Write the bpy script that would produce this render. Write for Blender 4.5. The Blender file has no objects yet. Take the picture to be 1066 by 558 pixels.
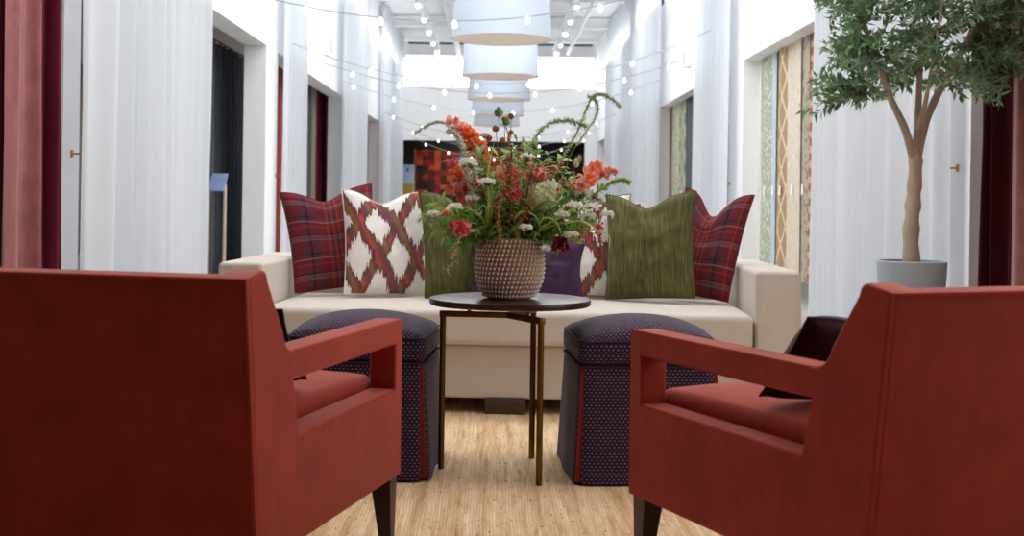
import bpy, math, random
from mathutils import Vector, Matrix, noise
R = random.Random(7)
PI = math.pi
scene = bpy.context.scene
COL = scene.collection

# ------------------------------------------------------------------ camera model (1066 x 558)
F, CX, CY, ROLL = 1300.0, 515.0, 208.0, math.radians(0.8)
def P(px, py, d):
    u, v = px - CX, py - CY
    a = u * math.cos(ROLL) + v * math.sin(ROLL)
    b = -u * math.sin(ROLL) + v * math.cos(ROLL)
    return Vector((a * d / F, d, 1 - b * d / F))

# ------------------------------------------------------------------ mesh builder
class MB:
    def __init__(s):
        s.v, s.f, s.uv, s.mi = [], [], [], []
    def vert(s, p):
        s.v.append(tuple(p)); return len(s.v) - 1
    def face(s, idx, uv=None, mi=0):
        s.f.append(tuple(idx)); s.uv.append(uv); s.mi.append(mi)
    def add(s, o, M=None):
        b = len(s.v)
        for p in o.v:
            s.v.append(tuple(M @ Vector(p)) if M else p)
        for f, u, m in zip(o.f, o.uv, o.mi):
            s.f.append(tuple(i + b for i in f)); s.uv.append(u); s.mi.append(m)
        return s
    def grid(s, nu, nv, fn, uvfn=None, closeu=False, mi=0):
        b = len(s.v)
        cu = nu if closeu else nu + 1
        for j in range(nv + 1):
            for i in range(cu):
                s.v.append(tuple(fn(i / nu, j / nv)))
        for j in range(nv):
            for i in range(nu):
                i2 = (i + 1) % cu
                q = (b + j * cu + i, b + j * cu + i2, b + (j + 1) * cu + i2, b + (j + 1) * cu + i)
                u = None
                if uvfn:
                    u = [uvfn(i / nu, j / nv), uvfn((i + 1) / nu, j / nv), uvfn((i + 1) / nu, (j + 1) / nv), uvfn(i / nu, (j + 1) / nv)]
                s.face(q, u, mi)
        return s
    def lathe(s, prof, n=32, c=(0, 0, 0), cap0=True, cap1=True, mi=0):
        b = len(s.v)
        for r, z in prof:
            for i in range(n):
                a = 2 * PI * i / n
                s.v.append((c[0] + r * math.cos(a), c[1] + r * math.sin(a), c[2] + z))
        for j in range(len(prof) - 1):
            for i in range(n):
                i2 = (i + 1) % n
                s.face((b + j * n + i, b + j * n + i2, b + (j + 1) * n + i2, b + (j + 1) * n + i), None, mi)
        if cap0: s.face([b + i for i in range(n)][::-1], None, mi)
        if cap1: s.face([b + (len(prof) - 1) * n + i for i in range(n)], None, mi)
        return s
    def tube(s, pts, r, n=6, mi=0, closed=False):
        pts = [Vector(p) for p in pts]
        m = len(pts)
        rr = r if isinstance(r, (list, tuple)) else [r] * m
        if len(rr) == 2 and m != 2: rr = [rr[0] + (rr[1] - rr[0]) * i / (m - 1) for i in range(m)]
        b = len(s.v)
        up = None
        for i in range(m):
            if closed: t = pts[(i + 1) % m] - pts[i - 1]
            else: t = pts[min(i + 1, m - 1)] - pts[max(i - 1, 0)]
            if t.length < 1e-9: t = Vector((0, 0, 1))
            t.normalize()
            if up is None:
                up = Vector((0, 0, 1)) if abs(t.z) < .9 else Vector((1, 0, 0))
            sx = t.cross(up)
            if sx.length < 1e-6: sx = t.orthogonal()
            sx.normalize(); up = sx.cross(t).normalized()
            for k in range(n):
                a = 2 * PI * k / n + PI / 4
                s.v.append(tuple(pts[i] + (sx * math.cos(a) + up * math.sin(a)) * rr[i]))
        rng = m if closed else m - 1
        for i in range(rng):
            i2 = (i + 1) % m
            for k in range(n):
                k2 = (k + 1) % n
                s.face((b + i * n + k, b + i * n + k2, b + i2 * n + k2, b + i2 * n + k), None, mi)
        if not closed:
            s.face([b + k for k in range(n)][::-1], None, mi)
            s.face([b + (m - 1) * n + k for k in range(n)], None, mi)
        return s
    def box(s, c, d, M=None, mi=0):
        b = len(s.v)
        for z in (-.5, .5):
            for y in (-.5, .5):
                for x in (-.5, .5):
                    p = Vector((c[0] + x * d[0], c[1] + y * d[1], c[2] + z * d[2]))
                    s.v.append(tuple(M @ p if M else p))
        dims = d
        for q, (ua, va) in (((0, 2, 3, 1), (0, 1)), ((4, 5, 7, 6), (0, 1)), ((0, 1, 5, 4), (0, 2)), ((2, 6, 7, 3), (0, 2)), ((0, 4, 6, 2), (1, 2)), ((1, 3, 7, 5), (1, 2))):
            uv = []
            for k in q:
                sg = ((k & 1) - .5, ((k >> 1) & 1) - .5, ((k >> 2) & 1) - .5)
                uv.append((sg[ua] * dims[ua] + c[ua], sg[va] * dims[va] + c[va]))
            s.face([b + k for k in q], uv, mi)
        return s
    def rbox(s, c, d, r, seg=3, sub=1, fn=None, mi=0):
        """rounded box with box-projected UVs in metres; fn deforms the finished points"""
        h = [x / 2 for x in d]
        r = min(r, *[x * .999 for x in h])
        def lines(hh):
            o = [hh - r + r * math.tan(PI / 4 * i / seg) for i in range(seg + 1)]
            inner = [-(hh - r) + 2 * (hh - r) * i / sub for i in range(1, sub)]
            return [-x for x in reversed(o)] + inner + o
        L = [lines(x) for x in h]
        key = {}
        def V(p):
            q = [max(-(hh - r), min(hh - r, x)) for x, hh in zip(p, h)]
            dv = Vector(p) - Vector(q)
            dv = dv.normalized() * r if dv.length > 1e-9 else dv
            o = Vector(q) + dv + Vector(c)
            if fn: o = Vector(fn(o))
            k = (round(p[0], 6), round(p[1], 6), round(p[2], 6))
            if k not in key: key[k] = s.vert(o)
            return key[k]
        for ax in range(3):
            ua, va = [(1, 2), (0, 2), (0, 1)][ax]
            for sg in (-1, 1):
                for i in range(len(L[ua]) - 1):
                    for j in range(len(L[va]) - 1):
                        ids, uv = [], []
                        for (a, b) in ((i, j), (i + 1, j), (i + 1, j + 1), (i, j + 1)):
                            p = [0, 0, 0]; p[ax] = sg * h[ax]; p[ua] = L[ua][a]; p[va] = L[va][b]
                            ids.append(V(p)); uv.append((p[ua] + c[ua] + .37 * ax, p[va] + c[va]))
                        flip = (sg > 0) == (ax == 1)
                        if flip: ids.reverse(); uv.reverse()
                        if len(set(ids)) > 2: s.face(ids, uv, mi)
        return s
    def leaf(s, p, d, nrm, L, W, bend=.15, mi=0):
        p = Vector(p); d = Vector(d).normalized(); nrm = Vector(nrm)
        sd = d.cross(nrm)
        if sd.length < 1e-5: sd = d.orthogonal()
        sd.normalize(); nn = sd.cross(d).normalized()
        b = len(s.v)
        a = p + d * L * .35 - nn * bend * L * .12
        c = p + d * L * .7 - nn * bend * L * .45
        t = p + d * L - nn * bend * L
        for q in (p, a + sd * W * .5 + nn * W * .12, a, a - sd * W * .5 + nn * W * .12, c + sd * W * .4 + nn * W * .1, c, c - sd * W * .4 + nn * W * .1, t):
            s.v.append(tuple(q))
        for q in ((0, 2, 1), (0, 3, 2), (1, 2, 5, 4), (2, 3, 6, 5), (4, 5, 7), (5, 6, 7)):
            s.face([b + k for k in q], None, mi)
        return s
    def leaf2(s, p, d, nrm, L, W, mi=0):
        p = Vector(p); d = Vector(d).normalized()
        sd = d.cross(Vector(nrm))
        if sd.length < 1e-5: sd = d.orthogonal()
        sd.normalize(); nn = sd.cross(d)
        b = len(s.v)
        for q in (p, p + d * L * .45 + sd * W * .5, p + d * L * .5 - nn * W * .15, p + d * L * .45 - sd * W * .5, p + d * L + nn * L * .05):
            s.v.append(tuple(q))
        s.face((b, b + 2, b + 1), None, mi); s.face((b, b + 3, b + 2), None, mi)
        s.face((b + 1, b + 2, b + 4), None, mi); s.face((b + 2, b + 3, b + 4), None, mi)
        return s
    def blob(s, c, r, n=7, m=5, sq=(1, 1, 1), bump=0, mi=0):
        b = len(s.v)
        s.v.append((c[0], c[1], c[2] - r * sq[2]))
        for j in range(1, m):
            ph = -PI / 2 + PI * j / m
            for i in range(n):
                a = 2 * PI * i / n + .4 * j
                k = r * (1 + (R.uniform(-bump, bump) if bump else 0))
                s.v.append((c[0] + k * sq[0] * math.cos(ph) * math.cos(a), c[1] + k * sq[1] * math.cos(ph) * math.sin(a), c[2] + k * sq[2] * math.sin(ph)))
        s.v.append((c[0], c[1], c[2] + r * sq[2]))
        e = len(s.v) - 1
        for i in range(n):
            i2 = (i + 1) % n
            s.face((b, b + 1 + i2, b + 1 + i), None, mi)
            for j in range(m - 2):
                s.face((b + 1 + j * n + i, b + 1 + j * n + i2, b + 1 + (j + 1) * n + i2, b + 1 + (j + 1) * n + i), None, mi)
            s.face((b + 1 + (m - 2) * n + i, b + 1 + (m - 2) * n + i2, e), None, mi)
        return s
    def mesh(s, name, smooth=True, sharp=None):
        me = bpy.data.meshes.new(name)
        me.from_pydata(s.v, [], s.f)
        if any(u is not None for u in s.uv):
            l = me.uv_layers.new(name='UVMap')
            k = 0
            data = []
            for f, u in zip(s.f, s.uv):
                for i in range(len(f)):
                    data.extend(u[i] if u else (0, 0))
            l.data.foreach_set('uv', data)
        me.polygons.foreach_set('use_smooth', [smooth] * len(s.f))
        if any(s.mi): me.polygons.foreach_set('material_index', s.mi)
        me.update()
        if sharp: me.set_sharp_from_angle(angle=math.radians(sharp))
        return me

def link(name, me, mats, parent=None):
    o = bpy.data.objects.new(name, me); COL.objects.link(o)
    for m in (mats if isinstance(mats, (list, tuple)) else [mats]):
        if m and len(me.materials) < (len(mats) if isinstance(mats, (list, tuple)) else 1): me.materials.append(m)
    if parent: o.parent = parent
    return o
def part(name, mb, m, parent, label=None, smooth=True, sharp=40):
    o = link(name, mb.mesh(name, smooth, sharp) if isinstance(mb, MB) else mb, m, parent)
    if label: o['label'] = label
    return o
def tag(o, label, cat, group=None, kind=None):
    o['label'] = label; o['category'] = cat
    if group: o['group'] = group
    if kind: o['kind'] = kind
    return o
def thing(name, label, cat, loc=(0, 0, 0), rot=(0, 0, 0), group=None):
    o = bpy.data.objects.new(name, None); COL.objects.link(o)
    o.empty_display_size = .1
    o.location = loc; o.rotation_euler = rot
    return tag(o, label, cat, group)
def struct(name, mb, m, smooth=False, parent=None):
    o = part(name, mb, m, parent, smooth=smooth, sharp=30 if smooth else None)
    if not parent: o['kind'] = 'structure'
    return o

# ------------------------------------------------------------------ materials
def srgb(r, g, b):
    f = lambda c: (c / 255 / 12.92) if c / 255 <= .04045 else ((c / 255 + .055) / 1.055) ** 2.4
    return (f(r), f(g), f(b), 1)
class NT:
    def __init__(s, name):
        s.m = bpy.data.materials.new(name); s.m.use_nodes = True
        s.t = s.m.node_tree; s.b = s.t.nodes['Principled BSDF']; s.out = s.t.nodes['Material Output']
    def node(s, ty, **kw):
        n = s.t.nodes.new(ty)
        for k, v in kw.items(): setattr(n, k, v)
        return n
    def put(s, sock, v):
        if isinstance(v, bpy.types.NodeSocket): s.t.links.new(v, sock)
        else: sock.default_value = v
    def m_(s, op, a, b=None, c=None, clamp=False):
        n = s.node('ShaderNodeMath', operation=op, use_clamp=clamp)
        s.put(n.inputs[0], a)
        if b is not None: s.put(n.inputs[1], b)
        if c is not None: s.put(n.inputs[2], c)
        return n.outputs[0]
    def mix(s, fac, a, b, blend='MIX'):
        n = s.node('ShaderNodeMix', data_type='RGBA', blend_type=blend)
        s.put(n.inputs[0], fac); s.put(n.inputs[6], a); s.put(n.inputs[7], b)
        return n.outputs[2]
    def coord(s, which='Object'): return s.node('ShaderNodeTexCoord').outputs[which]
    def sep(s, v):
        n = s.node('ShaderNodeSeparateXYZ'); s.put(n.inputs[0], v); return n.outputs
    def comb(s, x, y, z):
        n = s.node('ShaderNodeCombineXYZ')
        for i, q in enumerate((x, y, z)): s.put(n.inputs[i], q)
        return n.outputs[0]
    def noise(s, v, scale, detail=3, rough=.55, sc=None):
        if sc:
            mp = s.node('ShaderNodeMapping'); s.put(mp.inputs['Vector'], v); mp.inputs['Scale'].default_value = sc; v = mp.outputs[0]
        n = s.node('ShaderNodeTexNoise'); s.put(n.inputs['Vector'], v)
        n.inputs['Scale'].default_value = scale; n.inputs['Detail'].default_value = detail; n.inputs['Roughness'].default_value = rough
        return n.outputs[0]
    def ramp(s, fac, stops, interp='LINEAR'):
        n = s.node('ShaderNodeValToRGB'); cr = n.color_ramp; cr.interpolation = interp
        while len(cr.elements) < len(stops): cr.elements.new(.5)
        for e, (p, c) in zip(cr.elements, stops): e.position = p; e.color = c
        s.put(n.inputs[0], fac); return n.outputs[0]
    def bump(s, h, strength=.3, dist=.002):
        n = s.node('ShaderNodeBump'); n.inputs['Strength'].default_value = strength; n.inputs['Distance'].default_value = dist
        s.put(n.inputs['Height'], h); s.t.links.new(n.outputs[0], s.b.inputs['Normal'])
    def fin(s, col=None, rough=.6, metal=0, sheen=0, sheen_tint=None, spec=None, sheen_rough=.4):
        if col is not None: s.put(s.b.inputs['Base Color'], col)
        s.put(s.b.inputs['Roughness'], rough); s.b.inputs['Metallic'].default_value = metal
        if sheen:
            s.b.inputs['Sheen Weight'].default_value = sheen; s.b.inputs['Sheen Roughness'].default_value = sheen_rough
            if sheen_tint: s.b.inputs['Sheen Tint'].default_value = sheen_tint
        if spec is not None: s.b.inputs['Specular IOR Level'].default_value = spec
        return s.m
def dim(c, k): return (c[0] * k, c[1] * k, c[2] * k, 1)

def plain(name, c, rough=.6, metal=0, var=.12, scale=8, bump=0, bscale=60, sc=None, sheen=0, tint=None, spec=None, translucent=0):
    n = NT(name); co = n.coord()
    f = n.noise(co, scale, 4, .6, sc)
    col = n.mix(n.m_('MULTIPLY_ADD', f, 1.8, -.4, clamp=True), dim(c, 1 - var), dim(c, 1 + var))
    if bump: n.bump(n.noise(co, bscale, 3, .6), bump, .003)
    m = n.fin(col, rough, metal, sheen, tint, spec)
    if translucent:
        tr = n.node('ShaderNodeBsdfTranslucent'); n.put(tr.inputs[0], col)
        mx = n.node('ShaderNodeMixShader'); mx.inputs[0].default_value = translucent
        n.t.links.new(n.b.outputs[0], mx.inputs[1]); n.t.links.new(tr.outputs[0], mx.inputs[2]); n.t.links.new(mx.outputs[0], n.out.inputs[0])
    return m
def velvet(name, c, tint, sheen=.5, var=.25):
    n = NT(name); co = n.coord()
    a = n.noise(co, 5, 5, .62); b = n.noise(co, 26, 3, .6, (1, 1, .35)); g = n.noise(co, 420, 2, .5)
    f = n.m_('ADD', n.m_('MULTIPLY', a, .6), n.m_('MULTIPLY', b, .4))
    col = n.mix(n.m_('MULTIPLY_ADD', f, 2.6, -.8, clamp=True), dim(c, 1 - var), dim(c, 1 + var))
    n.bump(n.m_('ADD', n.m_('MULTIPLY', g, .5), f), .22, .002)
    return n.fin(col, .85, 0, sheen, tint, .25, .35)
def weave(name, c, per=.0016, var=.1, streak=True):
    """plain woven cloth"""
    n = NT(name); co = n.coord()
    f = n.noise(co, 7, 4, .6)
    fine = n.noise(co, 260, 2, .6)
    s1 = n.noise(co, 60, 2, .6, (1, 1, 12)); s2 = n.noise(co, 60, 2, .6, (.1, 1, 10))
    k = n.m_('ADD', n.m_('MULTIPLY', f, .4), n.m_('ADD', n.m_('MULTIPLY', s1, .3), n.m_('MULTIPLY', fine, .3)))
    col = n.mix(n.m_('MULTIPLY_ADD', k, 2.4, -.7, clamp=True), dim(c, 1 - var), dim(c, 1 + var))
    n.bump(n.m_('ADD', fine, n.m_('MULTIPLY', s2, .6)), .25, .0015)
    return n.fin(col, .9, 0, .15, None, .2)
def emit(name, c, strength):
    n = NT(name)
    n.b.inputs['Base Color'].default_value = c; n.b.inputs['Emission Color'].default_value = c; n.b.inputs['Emission Strength'].default_value = strength
    return n.m

M = {}
M['rust'] = velvet('rust_velvet', srgb(152, 48, 34), (1, .6, .48, 1), .35)
M['rust_pipe'] = velvet('rust_velvet_piping', srgb(160, 52, 38), (1, .55, .45, 1), .3)
M['pleat'] = velvet('dark_rust_velvet', srgb(112, 32, 28), (1, .5, .4, 1), .15)
M['plum'] = velvet('dark_plum_velvet', srgb(44, 20, 22), (.8, .6, .6, 1), .2)
M['beige'] = weave('beige_linen', srgb(206, 195, 184))
M['legwood'] = plain('dark_leg_wood', srgb(50, 34, 26), .4, 0, .3, 10, sc=(8, 8, 1))
M['footwood'] = plain('sofa_foot_wood', srgb(66, 44, 30), .45, 0, .3, 8, sc=(1, 8, 8))
M['bronze'] = plain('aged_bronze', srgb(112, 82, 42), .38, .85, .35, 14, bump=.15, bscale=120)
M['brass'] = plain('polished_brass', srgb(190, 140, 62), .28, 1, .1)
M['white_wall'] = plain('white_paint', srgb(240, 240, 241), .7, 0, .02, 3)
M['white_ceiling'] = plain('white_painted_metal', srgb(242, 243, 244), .65, 0, .03, 3)
M['shade'] = plain('white_shade_fabric', srgb(190, 198, 210), .8, 0, .02, 40, translucent=.08)
M['shade_in'] = plain('shade_lining', srgb(200, 194, 190), .8, 0, .02, 20)
M['sheer'] = plain('white_sheer_linen', srgb(232, 235, 240), .9, 0, .015, 6, sc=(2, 2, .3), bump=.04, bscale=300, translucent=.4)
M['black_cloth'] = plain('charcoal_cloth', srgb(70, 73, 80), .9, 0, .3, 12, sc=(1, 6, .5))
M['burgundy'] = velvet('burgundy_velvet', srgb(98, 18, 44), (1, .4, .6, 1), .5)
M['burgundy_dark'] = velvet('deep_wine_velvet', srgb(70, 10, 20), (.9, .3, .4, 1), .25)
M['rose'] = velvet('dusty_rose_velvet', srgb(146, 90, 88), (1, .8, .78, 1), .5)
M['rust_cloth'] = velvet('rust_red_cloth', srgb(130, 48, 38), (1, .5, .4, 1), .2)
M['coral_cloth'] = velvet('coral_cloth', srgb(206, 122, 98), (1, .7, .6, 1), .3)
M['taupe'] = weave('taupe_cloth', srgb(150, 138, 120))
M['cream_cloth'] = weave('cream_cloth', srgb(226, 220, 208))
M['concrete'] = plain('pot_concrete', srgb(166, 176, 184), .8, 0, .12, 6, bump=.3, bscale=30)
M['soil'] = plain('soil', srgb(52, 42, 34), .95, 0, .4, 40, bump=.8, bscale=60)
M['bark'] = plain('olive_bark', srgb(184, 166, 146), .9, 0, .35, 16, sc=(1, 1, .3), bump=.8, bscale=40)
M['floor'] = plain('polished_concrete', srgb(176, 172, 166), .35, 0, .08, 2)
M['dark_wall'] = plain('dim_room_paint', srgb(150, 146, 140), .8, 0, .05, 2)
M['frame_steel'] = plain('dark_green_steel', srgb(70, 84, 84), .5, .3)
M['cable'] = plain('string_cable', srgb(176, 178, 182), .6)
M['bulb'] = emit('lit_bulb', (1, .95, .86, 1), 4)
M['lamp'] = emit('warm_lamp', (1, .78, .52, 1), 6)
M['glow'] = emit('bright_glazing', (.96, .98, 1, 1), 4)
M['sky_glass'] = emit('sky_through_glass', (.45, .62, .8, 1), .8)

def wood_top():
    n = NT('walnut_veneer'); co = n.coord()
    g = n.noise(co, 9, 5, .65, (1, 7, 1)); h = n.noise(co, 60, 3, .6, (.6, 6, 1))
    k = n.m_('ADD', n.m_('MULTIPLY', g, .65), n.m_('MULTIPLY', h, .35))
    col = n.ramp(k, [(.3, srgb(30, 17, 13)), (.5, srgb(58, 33, 24)), (.68, srgb(88, 52, 36))])
    return n.fin(col, .3, 0, spec=.3)
M['walnut'] = wood_top()

def jute():
    n = NT('jute_braid'); co = n.coord(); x, y, z = n.sep(co)
    warp = n.m_('MULTIPLY', n.m_('SUBTRACT', n.noise(co, 1.6, 2), .5), .02)
    xx = n.m_('ADD', x, warp)
    band = n.m_('FRACT', n.m_('MULTIPLY', xx, 96))
    rid = n.m_('ABSOLUTE', n.m_('SUBTRACT', band, .5))
    # braid chevrons along each cord
    ch = n.m_('FRACT', n.m_('ADD', n.m_('MULTIPLY', y, 34), n.m_('MULTIPLY', rid, 1.2)))
    chev = n.m_('ABSOLUTE', n.m_('SUBTRACT', ch, .5))
    v = n.comb(n.m_('FLOOR', n.m_('MULTIPLY', xx, 96)), n.m_('MULTIPLY', y, 2.2), 0.0)
    tone = n.noise(v, .83, 3, .7)
    st = n.noise(co, 14, 4, .65, (2.2, .25, 1)); fl = n.noise(co, 55, 2, .5, (1.6, .5, 1))
    k = n.m_('ADD', n.m_('MULTIPLY', tone, .5), n.m_('MULTIPLY', st, .5))
    c1 = n.ramp(k, [(.3, srgb(184, 142, 104)), (.46, srgb(226, 194, 154)), (.62, srgb(244, 218, 182))])
    lane = n.noise(n.comb(n.m_('MULTIPLY', xx, 1.0), n.m_('MULTIPLY', y, .035), 0.0), 15, 4, .75)
    c1 = n.mix(n.m_('MULTIPLY_ADD', lane, 3.4, -1.55, clamp=True), c1, srgb(176, 122, 74))
    c1 = n.mix(n.m_('MULTIPLY_ADD', rid, 1.1, -.28, clamp=True), c1, srgb(160, 116, 76))
    fle = n.m_('MULTIPLY', n.m_('GREATER_THAN', fl, .66), .7)
    c2 = n.mix(fle, c1, srgb(138, 92, 58))
    c3 = n.mix(n.m_('MULTIPLY', chev, .3), c2, srgb(170, 128, 90))
    n.bump(n.m_('ADD', n.m_('MULTIPLY', rid, -1.0), n.m_('MULTIPLY', chev, -.6)), .55, .004)
    return n.fin(c3, .95, 0, spec=.1)
M['jute'] = jute()

def dashes(name, base, dash, pu=.0205, pv=.0125, wu=.4, wv=.42, rowshift=.5):
    n = NT(name); x, y, z = n.sep(n.coord('UV'))
    v = n.m_('DIVIDE', y, pv); row = n.m_('FLOOR', v)
    u = n.m_('ADD', n.m_('DIVIDE', x, pu), n.m_('MULTIPLY', n.m_('MODULO', n.m_('ABSOLUTE', row), 2.0), rowshift))
    fu = n.m_('ABSOLUTE', n.m_('SUBTRACT', n.m_('FRACT', u), .5)); fv = n.m_('ABSOLUTE', n.m_('SUBTRACT', n.m_('FRACT', v), .5))
    mk = n.m_('MULTIPLY', n.m_('LESS_THAN', fu, wu / 2), n.m_('LESS_THAN', fv, wv / 2))
    co = n.coord(); rnd = n.noise(co, 30, 3, .6); ws = n.noise(co, 300, 2)
    b = n.mix(rnd, dim(base, .75), dim(base, 1.3))
    d = n.mix(n.m_('MULTIPLY_ADD', rnd, 3, -1, clamp=True), dash[0], dash[1])
    col = n.mix(mk, b, d)
    n.bump(n.m_('ADD', n.m_('MULTIPLY', mk, .8), n.m_('MULTIPLY', ws, .5)), .35, .0015)
    return n.fin(col, .85, 0, .1, None, .2)
M['ottoman'] = dashes('plum_dash_jacquard', srgb(42, 26, 52), (srgb(98, 82, 104), srgb(142, 112, 98)), .0165, .0112, .4, .4)
M['purple'] = dashes('purple_dot_weave', srgb(64, 40, 68), (srgb(42, 24, 46), srgb(88, 62, 92)), .011, .007, .5, .6)

def plaid(name, flip=False):
    n = NT(name); x, y, z = n.sep(n.coord('UV'))
    co = n.coord()
    base, plumc, orange, black, tan = srgb(112, 34, 40), srgb(84, 46, 62), srgb(158, 58, 42), srgb(38, 26, 34), srgb(170, 128, 124)
    def run(seq):
        out, p = [], 0
        tot = sum(w for _, w in seq)
        for c, w in seq: out.append((p / tot, c)); p += w
        return out
    V = run([(base, 5), (plumc, 2.5), (black, 1.2), (plumc, 3), (base, 4), (orange, .9), (plumc, 1.4), (orange, .9), (plumc, 1.2), (orange, .9), (base, 4), (plumc, 3), (black, 1.3), (plumc, 2), (base, 3), (orange, .6), (base, 2)])
    H = run([(base, 3), (plumc, 2), (tan, .3), (plumc, .6), (tan, .3), (black, 1.0), (base, 3), (orange, .8), (base, 2.2), (tan, .3), (plumc, 1.6), (black, .8), (plumc, 1.5)])
    u1 = n.m_('FRACT', n.m_('MULTIPLY', x, 1.0)); v1 = n.m_('FRACT', n.m_('MULTIPLY', y, 2.6))
    cv = n.ramp(u1, V, 'CONSTANT'); ch = n.ramp(v1, H, 'CONSTANT')
    tw = n.m_('GREATER_THAN', n.m_('FRACT', n.m_('MULTIPLY', n.m_('ADD', x, y), 90.0)), .5)
    fac = n.m_('MULTIPLY_ADD', tw, .22, .32)
    col = n.mix(fac, cv, ch)
    # dotted beige overcheck lines
    ln = n.m_('LESS_THAN', n.m_('ABSOLUTE', n.m_('SUBTRACT', n.m_('FRACT', n.m_('MULTIPLY', y, 5.2)), .5)), .022)
    dt = n.m_('GREATER_THAN', n.m_('FRACT', n.m_('MULTIPLY', x, 60.0)), .4)
    col = n.mix(n.m_('MULTIPLY', n.m_('MULTIPLY', ln, dt), .6), col, tan)
    nz = n.noise(co, 200, 3, .6)
    col = n.mix(.35, col, n.mix(nz, (0, 0, 0, 1), (1, 1, 1, 1)), 'SOFT_LIGHT')
    n.bump(nz, .4, .002)
    return n.fin(col, .9, 0, .15, None, .2)
M['plaid'] = plaid('burgundy_plaid_wool')

def ikat(name, off=0.0):
    n = NT(name); uv = n.coord('UV'); x, y, z = n.sep(uv); co = n.coord()
    def tri(t): return n.m_('ABSOLUTE', n.m_('SUBTRACT', n.m_('MULTIPLY', n.m_('FRACT', t), 2.0), 1.0))
    jag = n.m_('SUBTRACT', n.noise(uv, 1.0, 2, .7, (46, 3.0, 1)), .5)
    big = n.m_('SUBTRACT', n.noise(uv, 3.0, 2, .5), .5)
    yy = n.m_('ADD', y, n.m_('ADD', n.m_('MULTIPLY', jag, .27), n.m_('MULTIPLY', big, .05)))
    xx = n.m_('ADD', n.m_('ADD', n.m_('MULTIPLY', x, 2.1), n.m_('MULTIPLY', big, .35)), off + .18)
    v2 = n.m_('MULTIPLY', yy, 1.5)
    def line(q): return n.m_('ABSOLUTE', n.m_('SUBTRACT', n.m_('FRACT', q), .5))
    l1 = line(n.m_('ADD', xx, v2)); l2 = line(n.m_('SUBTRACT', xx, v2))
    va = n.m_('MINIMUM', l1, l2)
    ba = n.m_('LESS_THAN', va, .165)
    # colour blocks down and along the band
    seg = n.m_('FRACT', n.m_('ADD', n.m_('MULTIPLY', x, 3.7), n.m_('ADD', n.m_('MULTIPLY', jag, .25), n.m_('MULTIPLY', y, 1.7))))
    ca = n.ramp(seg, [(0, srgb(152, 74, 66)), (.3, srgb(112, 76, 84)), (.5, srgb(140, 108, 72)), (.72, srgb(124, 66, 68)), (.9, srgb(176, 88, 72))], 'LINEAR')
    edge = n.m_('GREATER_THAN', va, .09)
    cb = n.mix(n.m_('MULTIPLY', edge, .7), ca, n.ramp(seg, [(0, srgb(74, 54, 84)), (.45, srgb(128, 84, 50)), (.8, srgb(92, 50, 70))]))
    cw = n.mix(n.noise(co, 12, 3), srgb(226, 220, 214), srgb(246, 242, 238))
    col = n.mix(ba, cw, cb)
    n.bump(n.noise(co, 240, 2), .25, .0015)
    return n.fin(col, .9, 0, .1, None, .2)
M['ikat'] = ikat('ikat_cotton'); M['ikat_b'] = ikat('ikat_cotton_shifted', .3)

def cord():
    n = NT('olive_ribbed_velvet'); x, y, z = n.sep(n.coord('UV')); uv = n.coord('UV')
    w = n.noise(uv, 1, 3, .7, (120, 5, 1)); b = n.noise(uv, 1, 2, .6, (34, 3, 1)); g = n.noise(n.coord(), 9, 3)
    k = n.m_('ADD', n.m_('MULTIPLY', w, .5), n.m_('ADD', n.m_('MULTIPLY', b, .3), n.m_('MULTIPLY', g, .2)))
    col = n.ramp(k, [(.34, srgb(44, 44, 18)), (.5, srgb(84, 82, 42)), (.66, srgb(128, 124, 76))])
    n.bump(w, .45, .003)
    return n.fin(col, .8, 0, .4, (.9, .9, .6, 1), .25)
M['olive'] = cord()

def patterned(name, kind, a, b, c=None):
    n = NT(name); co = n.coord(); x, y, z = n.sep(co)
    if kind == 'vine':
        v = n.node('ShaderNodeTexVoronoi'); n.put(v.inputs['Vector'], n.comb(0.0, y, z)); v.inputs['Scale'].default_value = 18
        nn = n.noise(n.comb(0.0, y, z), 18, 4, .7)
        k = n.m_('GREATER_THAN', n.m_('ADD', n.m_('MULTIPLY', v.outputs[0], .6), n.m_('MULTIPLY', nn, .6)), .52)
    elif kind == 'diamond':
        p = n.m_('ABSOLUTE', n.m_('SUBTRACT', n.m_('FRACT', n.m_('MULTIPLY', y, 3.6)), .5)); q = n.m_('ABSOLUTE', n.m_('SUBTRACT', n.m_('FRACT', n.m_('MULTIPLY', z, 2.6)), .5))
        d = n.m_('ADD', p, q)
        k = n.m_('LESS_THAN', n.m_('ABSOLUTE', n.m_('SUBTRACT', d, .5)), .075)
    elif kind == 'stripe':
        k = n.m_('GREATER_THAN', n.m_('FRACT', n.m_('ADD', n.m_('MULTIPLY', z, 7.0), n.m_('MULTIPLY', n.noise(co, 10), .3))), .55)
    else:
        k = n.m_('MULTIPLY_ADD', n.noise(co, 14, 5, .7), 3, -1, clamp=True)
    return n.fin(n.mix(k, a, b), .85, spec=.2)
M['pat_sage'] = patterned('sage_vine_print', 'vine', srgb(218, 218, 206), srgb(166, 174, 152))
M['pat_tan'] = patterned('tan_diamond_print', 'diamond', srgb(172, 140, 106), srgb(222, 200, 166))
M['pat_beige'] = patterned('sand_mottled_print', 'mottle', srgb(204, 188, 164), srgb(224, 212, 194))
M['pat_grey'] = patterned('grey_vine_print', 'vine', srgb(134, 124, 112), srgb(176, 164, 148))
M['pat_stripe'] = patterned('orange_stripe_print', 'stripe', srgb(150, 96, 70), srgb(206, 164, 128))
M['pat_blue'] = plain('pale_blue_cloth', srgb(188, 200, 210), .85, 0, .05)
M['pat_green'] = patterned('green_floral_print', 'vine', srgb(146, 156, 130), srgb(206, 202, 178))
M['pat_leaf'] = patterned('green_lattice_print', 'diamond', srgb(126, 140, 122), srgb(208, 198, 164))
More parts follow.
